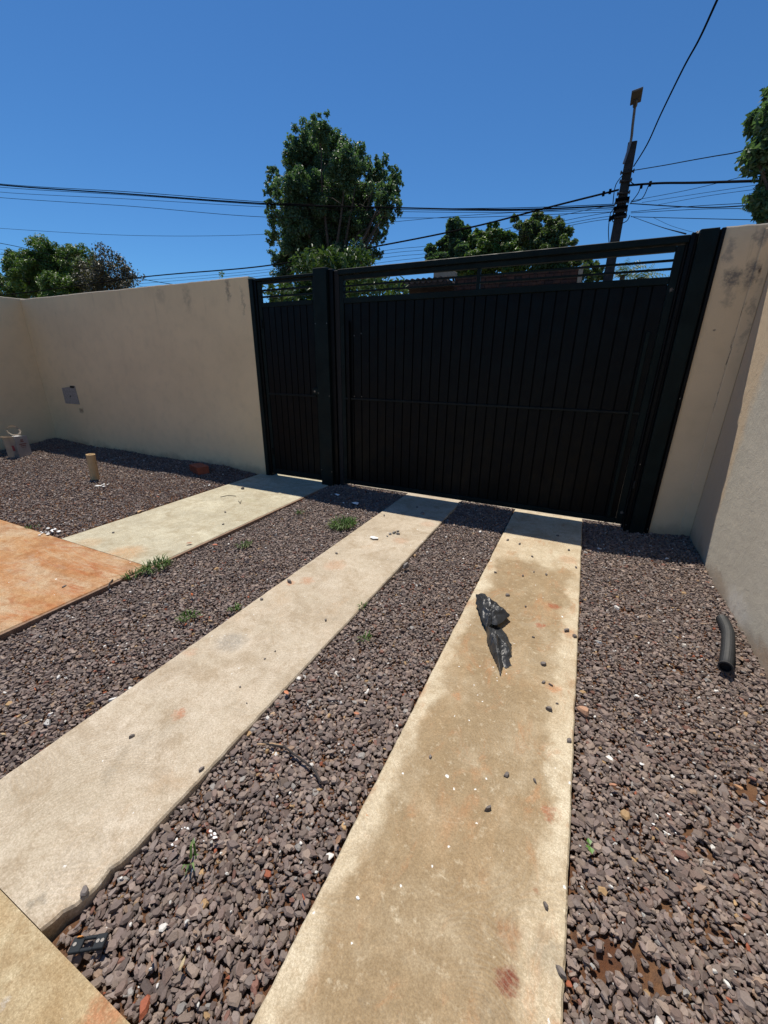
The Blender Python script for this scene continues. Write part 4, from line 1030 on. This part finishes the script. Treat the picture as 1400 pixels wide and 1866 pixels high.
tree("street_tree", (at(1520, 600, 9)[0], -.02), [(1412, 165, 22), (1385, 222, 22), (1400, 250, 34), (1375, 278, 18), (1405, 290, 24), (1395, 365, 20), (1388, 385, 14), (1440, 330, 60), (1470, 220, 80), (1450, 400, 50)],
     9.0, 22000, .105, M_lf1, "dark green tree hanging in over the beige wall at the right edge", trunk_r=.18, depth=.5, sub=.4)
tree("sapling_tip", (at(403, 520, 9)[0], -.02), [(403, 500, 7)], 9.0, 60, .05, M_lf4, "tiny leafy twig tip peeping over the long beige wall", trunk_r=.012, cat="plant", limbs=False, depth=.02)
# palm
pt = empty("palm_tree", (at(1158, 600, 27)[0], 27, -.16)); props(pt, "distant feathery palm seen through the right end of the gate slats", "palm tree")
M_palm = leaf_mat("palm green", (.06, .11, .05), (.12, .17, .08), .2)
for (ppx, ppy, rr_) in ((1135, 488, 34), (1170, 492, 36)):
    c = Vector(at(ppx, ppy+14, 27)); R = rr_/F_*27; bm = bmesh.new()
    for k in range(26):
        a = k*2.4; el = rnd(.1, 1.3); L = R*rnd(.9, 1.25); d = Vector((math.cos(a)*math.cos(el), math.sin(a)*math.cos(el), math.sin(el)))
        prev = c
        for s in range(1, 9):
            f = s/8; p = c+d*L*f+Vector((0, 0, -L*.45*f*f)); side = d.cross(Vector((0, 0, 1))).normalized()
            for sg in (-1, 1):
                q = p+side*sg*L*.22*(1-f*.5)+Vector((0, 0, -.10*L)); w3 = (p-prev)*.35
                bm.faces.new([bm.verts.new(prev), bm.verts.new(prev+w3), bm.verts.new(q)])
            prev = p
    me = bpy.data.meshes.new("frond"); bmesh.ops.translate(bm, verts=bm.verts, vec=-pt.location); bm.to_mesh(me); bm.free()
    me.color_attributes.new("tint", 'FLOAT_COLOR', 'POINT'); props(link("crown", me, M_palm, pt), kind="stuff")
    bm = bmesh.new(); tube(bm, [(c.x+.2, 27, -.16), (c.x, 27, c.z)], [.2, .12], 8); bmobj("trunk", bm, M_bark, pt)

# ------------------------------------------------------------------ utility pole, lamp, cables
PY = 16.0
M_pole = simple("weathered dark pole concrete", (.030, .026, .025), .9, var=.3, scale=6, bump=.4)
M_wire = simple("black cable sheath", (.006, .006, .007), .9); M_wire.node_tree.nodes["Principled BSDF"].inputs["Specular IOR Level"].default_value = .02
M_porc = simple("dark insulator", (.05, .035, .03), .35)
M_galv = simple("galvanised steel", (.16, .17, .20), .5, .6)
ptop = Vector(at(1153, 260, PY)); pbx = at(1108, 512, PY)[0]
pbase = Vector((pbx-.02, PY, -.16))
up = empty("utility_pole", tuple(pbase)); props(up, "dark square utility pole with many cables, beyond the right end of the gate", "utility pole")
bm = bmesh.new()
N = 12; rr = []
for i in range(N+1):
    f = i/N; c = pbase.lerp(ptop, f); h = .17-.055*f
    rr.append([bm.verts.new((c.x+sx*h, c.y+sy*h*.8, c.z)) for sx, sy in ((-1, -.7), (-.7, -1), (.7, -1), (1, -.7), (1, .7), (.7, 1), (-.7, 1), (-1, .7))])
for i in range(N):
    for k in range(8): bm.faces.new((rr[i][k], rr[i][(k+1) % 8], rr[i+1][(k+1) % 8], rr[i+1][k]))
bm.faces.new(rr[0]); bm.faces.new(rr[-1][::-1]); bmesh.ops.recalc_face_normals(bm, faces=bm.faces)
bmobj("pole_shaft", bm, M_pole, up)
def pole_at(py):
    # point on the pole axis seen at picture row py
    lo, hi = 0.0, 1.0
    for _ in range(30):
        m = (lo+hi)/2; p = pbase.lerp(ptop, m); d = Vector(p)-Vector(CAM); z = d.dot(Vector(fwd)); yy = H_/2-F_*d.dot(Vector(upv))/z
        if yy > py: lo = m
        else: hi = m
    return pbase.lerp(ptop, lo)
for row, wd in ((317, .17), (333, .15), (355, .16), (372, .18), (388, .18), (398, .19)):
    c = pole_at(row); bm = bmesh.new()
    box(bm, (c.x-wd, c.y-.16, c.z-.022), (c.x+wd, c.y-.12, c.z+.022), .004)
    br = bmobj("bracket", bm, M_pole, up)
    for s in (-1, 1):
        bm = bmesh.new(); q = Vector((c.x+s*(wd-.01), c.y-.15, c.z))-up.location
        tube(bm, [q+Vector((0, 0, -.05)), q, q+Vector((0, 0, .05))], [.014, .024, .014], 8)
        me = bpy.data.meshes.new("insulator"); bm.to_mesh(me); bm.free(); link("insulator", me, M_porc, br)
for row in (365, 380, 394):
    c = pole_at(row); bm = bmesh.new(); box(bm, (c.x-.185, c.y-.16, c.z-.03), (c.x+.185, c.y+.16, c.z+.03), .004); bmobj("band_clamp", bm, M_wire, up)
# drooping jumper loops at the pole
def P3(x, y, Y): return Vector(at(x, y, Y))
def cable(pts, r, label, group=None, sag=0.0, parent=None, nm="cable", cat="cable", n=26):
    C = [P3(*p) for p in pts]; Q = crv(C, n*(len(C)-1)) if len(C) > 2 else [C[0].lerp(C[1], i/n) for i in range(n+1)]
    if sag:
        L = len(Q)-1
        Q = [q-Vector((0, 0, sag*4*(i/L)*(1-i/L))) for i, q in enumerate(Q)]
    bm = bmesh.new(); tube(bm, Q, r, 5); 
    if parent is not None: return bmobj(nm, bm, M_wire, parent)
    o = bmobj(nm, bm, M_wire, org=tuple(Q[0])); return props(o, label, cat, group)
for pts in ([(1136, 318, PY-.3), (1122, 338, PY-.3), (1117, 372, PY-.3)], [(1148, 372, PY-.3), (1163, 352, PY-.4), (1168, 338, PY-.4)], [(1150, 368, PY-.3), (1170, 362, PY-.4), (1182, 338, PY-.4)],
            [(1120, 378, PY-.3), (1112, 392, PY-.3), (1118, 405, PY-.3)], [(1150, 332, PY-.3), (1160, 338, PY-.4), (1166, 336, PY-.4)], [(1148, 392, PY-.3), (1143, 402, PY-.3), (1132, 408, PY-.3)],
            [(1111, 395, PY-.4), (1109, 420, PY-.4), (1110, 442, PY-.4)]):
    cable(pts, .012, None, parent=up, nm="jumper_wire", n=8)
for (x, y) in ((1100, 353), (1112, 349), (1169, 339), (1185, 335), (1117, 396), (1112, 399)):
    c = P3(x, y, PY-.4); bm = bmesh.new(); box(bm, c-Vector((.035, .03, .06)), c+Vector((.035, .03, .06)), .008); bmobj("splice_connector", bm, M_wire, up)
# street lamp on a thin arm
la0 = pole_at(300)+Vector((-.13, -.12, 0)); la1 = P3(1149.5, 258, PY-.12); la2 = P3(1157.5, 192, PY-.7)
sl = empty("street_lamp", tuple(la0)); props(sl, "flat street lamp on a thin arm above the top of the utility pole", "street lamp")
bm = bmesh.new(); tube(bm, crv([la0, la1, la1.lerp(la2, .5), la2], 24), .034, 8); bmobj("lamp_arm", bm, M_galv, sl)
hd = P3(1160.0, 176, PY-.95); ax = (hd-la2).normalized()
sd_ = Vector(rgt); sd_ = (sd_-ax*sd_.dot(ax)).normalized(); nn = ax.cross(sd_).normalized()
if nn.dot(Vector(fwd)) > 0: nn = -nn
# lamp face looks down at the street: tip the lens away from the sky
def lampbox(nm, ha, hb, lo, hi, mat, a0=0.0):
    bm = bmesh.new(); vs = []
    for z in (lo, hi):
        for (p, q) in ((-1, -1), (1, -1), (1.0, 1), (-1, 1)): vs.append(bm.verts.new(hd+sd_*p*hb+ax*(q*ha+a0)+nn*z))
    for f in ((0, 1, 2, 3), (4, 5, 6, 7), (0, 1, 5, 4), (1, 2, 6, 5), (2, 3, 7, 6), (3, 0, 4, 7)): bm.faces.new([vs[i] for i in f])
    bmesh.ops.recalc_face_normals(bm, faces=bm.faces); bmesh.ops.bevel(bm, geom=list(bm.edges), offset=.008, segments=1, affect='EDGES')
    bmobj(nm, bm, mat, sl)
M_lampb = simple("grey lamp casing", (.06, .055, .055), .5)
M_lens = simple("frosted lamp lens", (.80, .76, .62), .3)
lampbox("lamp_casing", .20, .125, -.02, .03, M_lampb); lampbox("lens", .145, .090, .031, .037, M_lens, .02)
bm = bmesh.new(); tube(bm, [la2-ax*.02, la2+ax*.20], .055, 10); bmobj("socket", bm, M_lampb, sl)

g1 = "thin telephone cables strung along the street"
cable([(-120, 318, 9.5), (0, 337, 10.5), (240, 354, 12), (480, 371, 13.4), (700, 378, 14.5), (930, 382, 15.2), (1120, 375, PY-.3)], .022, "thick upper cable bundle crossing in front of the tallest tree")
cable([(-120, 313, 9.5), (0, 335, 10.5), (240, 350, 12), (480, 368, 13.4), (700, 379, 14.5), (930, 379, 15.2), (1120, 372, PY-.3)], .010, "thin cable running just above the thick upper bundle", g1)
cable([(-120, 323, 9.5), (0, 341, 10.5), (240, 356, 12), (480, 373, 13.4), (700, 381, 14.5), (930, 384, 15.2), (1120, 379, PY-.3)], .009, "thin cable running just below the thick upper bundle", g1)
cable([(-120, 332, 9.5), (0, 350, 10.5), (240, 363, 12), (480, 377, 13.4), (700, 385, 14.5), (930, 387, 15.2), (1120, 382, PY-.3)], .007, "second thin cable under the upper bundle", g1)
cable([(-120, 345, 9.5), (0, 360, 10.5), (240, 376, 12), (473, 395, 13.4), (700, 397, 14.5), (860, 396, 15.2), (1120, 386, PY-.3)], .008, "lowest thin cable of the upper group, well under the bundle", g1)
cable([(-120, 405, 11), (0, 416, 12), (240, 429, 13.5), (480, 427, 15), (700, 406, 15.5), (860, 392, 15.8), (1120, 378, PY-.3)], .007, "single faint cable alone above the rounded left tree", g1)
cable([(-200, 548, 17), (0, 538, 17), (250, 506, 16.6), (480, 485, 16.4), (697, 447, 16.2), (860, 414, 16.1), (1000, 378, PY), (1128, 346, PY-.2)], .028, "thick twisted power cable sagging from the utility pole down to the long wall")
cable([(1146, 338, PY-.2), (1200, 334, 15.4), (1270, 333, 14.8), (1400, 329, 13), (1600, 322, 11)], .028, "thick twisted power cable leaving the utility pole to the right")
cable([(1155, 303, PY-.15), (1180, 262, 15.2), (1205, 207, 14), (1245, 125, 12), (1275, 70, 10.5), (1309, -4, 9), (1350, -90, 7.5)], .017, "single thin cable climbing steeply from the pole top over the yard")
cable([(1152, 311, PY-.2), (1212, 301, 14.5), (1255, 293, 13.6), (1300, 285, 12.8), (1345, 277, 12), (1390, 262, 11.2)], .010, "wavy cable from the upper pole to the street tree at the right edge", g1)
g2 = "service wires between the utility pole and the left wall"
for (ya, yb, yc, nmn) in ((457, 444, 374, "uppermost"), (463, 451, 386, "second"), (470, 458, 393, "third"), (478, 464, 398, "lowest")):
    cable([(250, 512+(ya-457)*.9, 17), (480, 492+(ya-457)*.8, 16.6), (699, ya, 16.3), (803, yb, 16.2), (1030, 402+(yc-386)*.9, 16.0), (1118, yc, PY-.3)], .007, nmn+" of the four thin wires fanning down left from the utility pole", g2)
g3 = "wires running from the pole to the right edge"
for (pts, lb, r) in (([(1150, 371, PY-.3), (1280, 378, 15), (1400, 372, 13.5), (1500, 366, 12)], "slightly sagging wire from the pole's middle brackets to the right edge", .013),
                     ([(1150, 388, PY-.3), (1280, 381, 15), (1400, 380, 13.5), (1500, 378, 12)], "thin wire crossing just under the sagging one right of the pole", .007),
                     ([(1150, 386, PY-.3), (1260, 376, 15), (1400, 368, 13.5), (1500, 360, 12)], "thin wire rising gently right of the pole just above its neighbours", .007),
                     ([(1150, 395, PY-.3), (1260, 398, 15), (1400, 401, 13.5), (1500, 402, 12)], "lowest level wire right of the pole, above the wall top", .008),
                     ([(1150, 366, PY-.3), (1260, 345, 15), (1385, 314, 13.5)], "thin wire climbing from the pole crossing the thick twisted cable", .006),
                     ([(1170, 369, PY-.3), (1280, 352, 15), (1400, 334, 13.5)], "faint wire rising right of the pole under the thick twisted cable", .005),
                     ([(1200, 373, PY-.3), (1290, 357, 15), (1400, 342, 13.5)], "faintest wire rising to the right edge below the other rising ones", .005),
                     ([(1150, 394, PY-.3), (1200, 412, 11), (1250, 426, 4.6)], "service wire coming from the pole down to the gate's right column", .006),
                     ([(1190, 396, PY-.3), (1225, 412, 15), (1270, 425, 14)], "short thin wire descending behind the gate's right column", .004)):
    cable(pts, r, lb, g3)
g4 = "cables at the left edge beside the rounded tree"
for (pts, lb, r) in (([(-60, 432, 15), (0, 443, 15.5), (60, 456, 16.2), (250, 504, 16.6)], "uppermost cable entering at the left edge and passing before the rounded tree", .016),
                     ([(-60, 440, 15), (0, 454, 15.5), (60, 466, 16.2), (250, 512, 16.8)], "thin cable second from the top at the left edge", .007),
                     ([(-60, 452, 15), (0, 463, 15.5), (60, 472, 16.2), (290, 514, 16.8), (340, 520, 17)], "dark cable crossing the rounded tree and ending low by the long wall", .016),
                     ([(-60, 466, 15), (0, 473, 15.5), (60, 482, 16.2), (260, 517, 16.8)], "pale thin cable under the dark one at the left edge", .006),
                     ([(-60, 470, 15), (0, 478, 15.5), (60, 486, 16.2), (260, 522, 16.8)], "pale thin cable fifth from the top at the left edge", .006),
                     ([(-60, 495, 15), (0, 501, 15.5), (60, 509, 16.2), (270, 528, 16.8)], "lowest cable entering behind the rounded tree at the left edge", .010)):
    cable(pts, r, lb, g4)
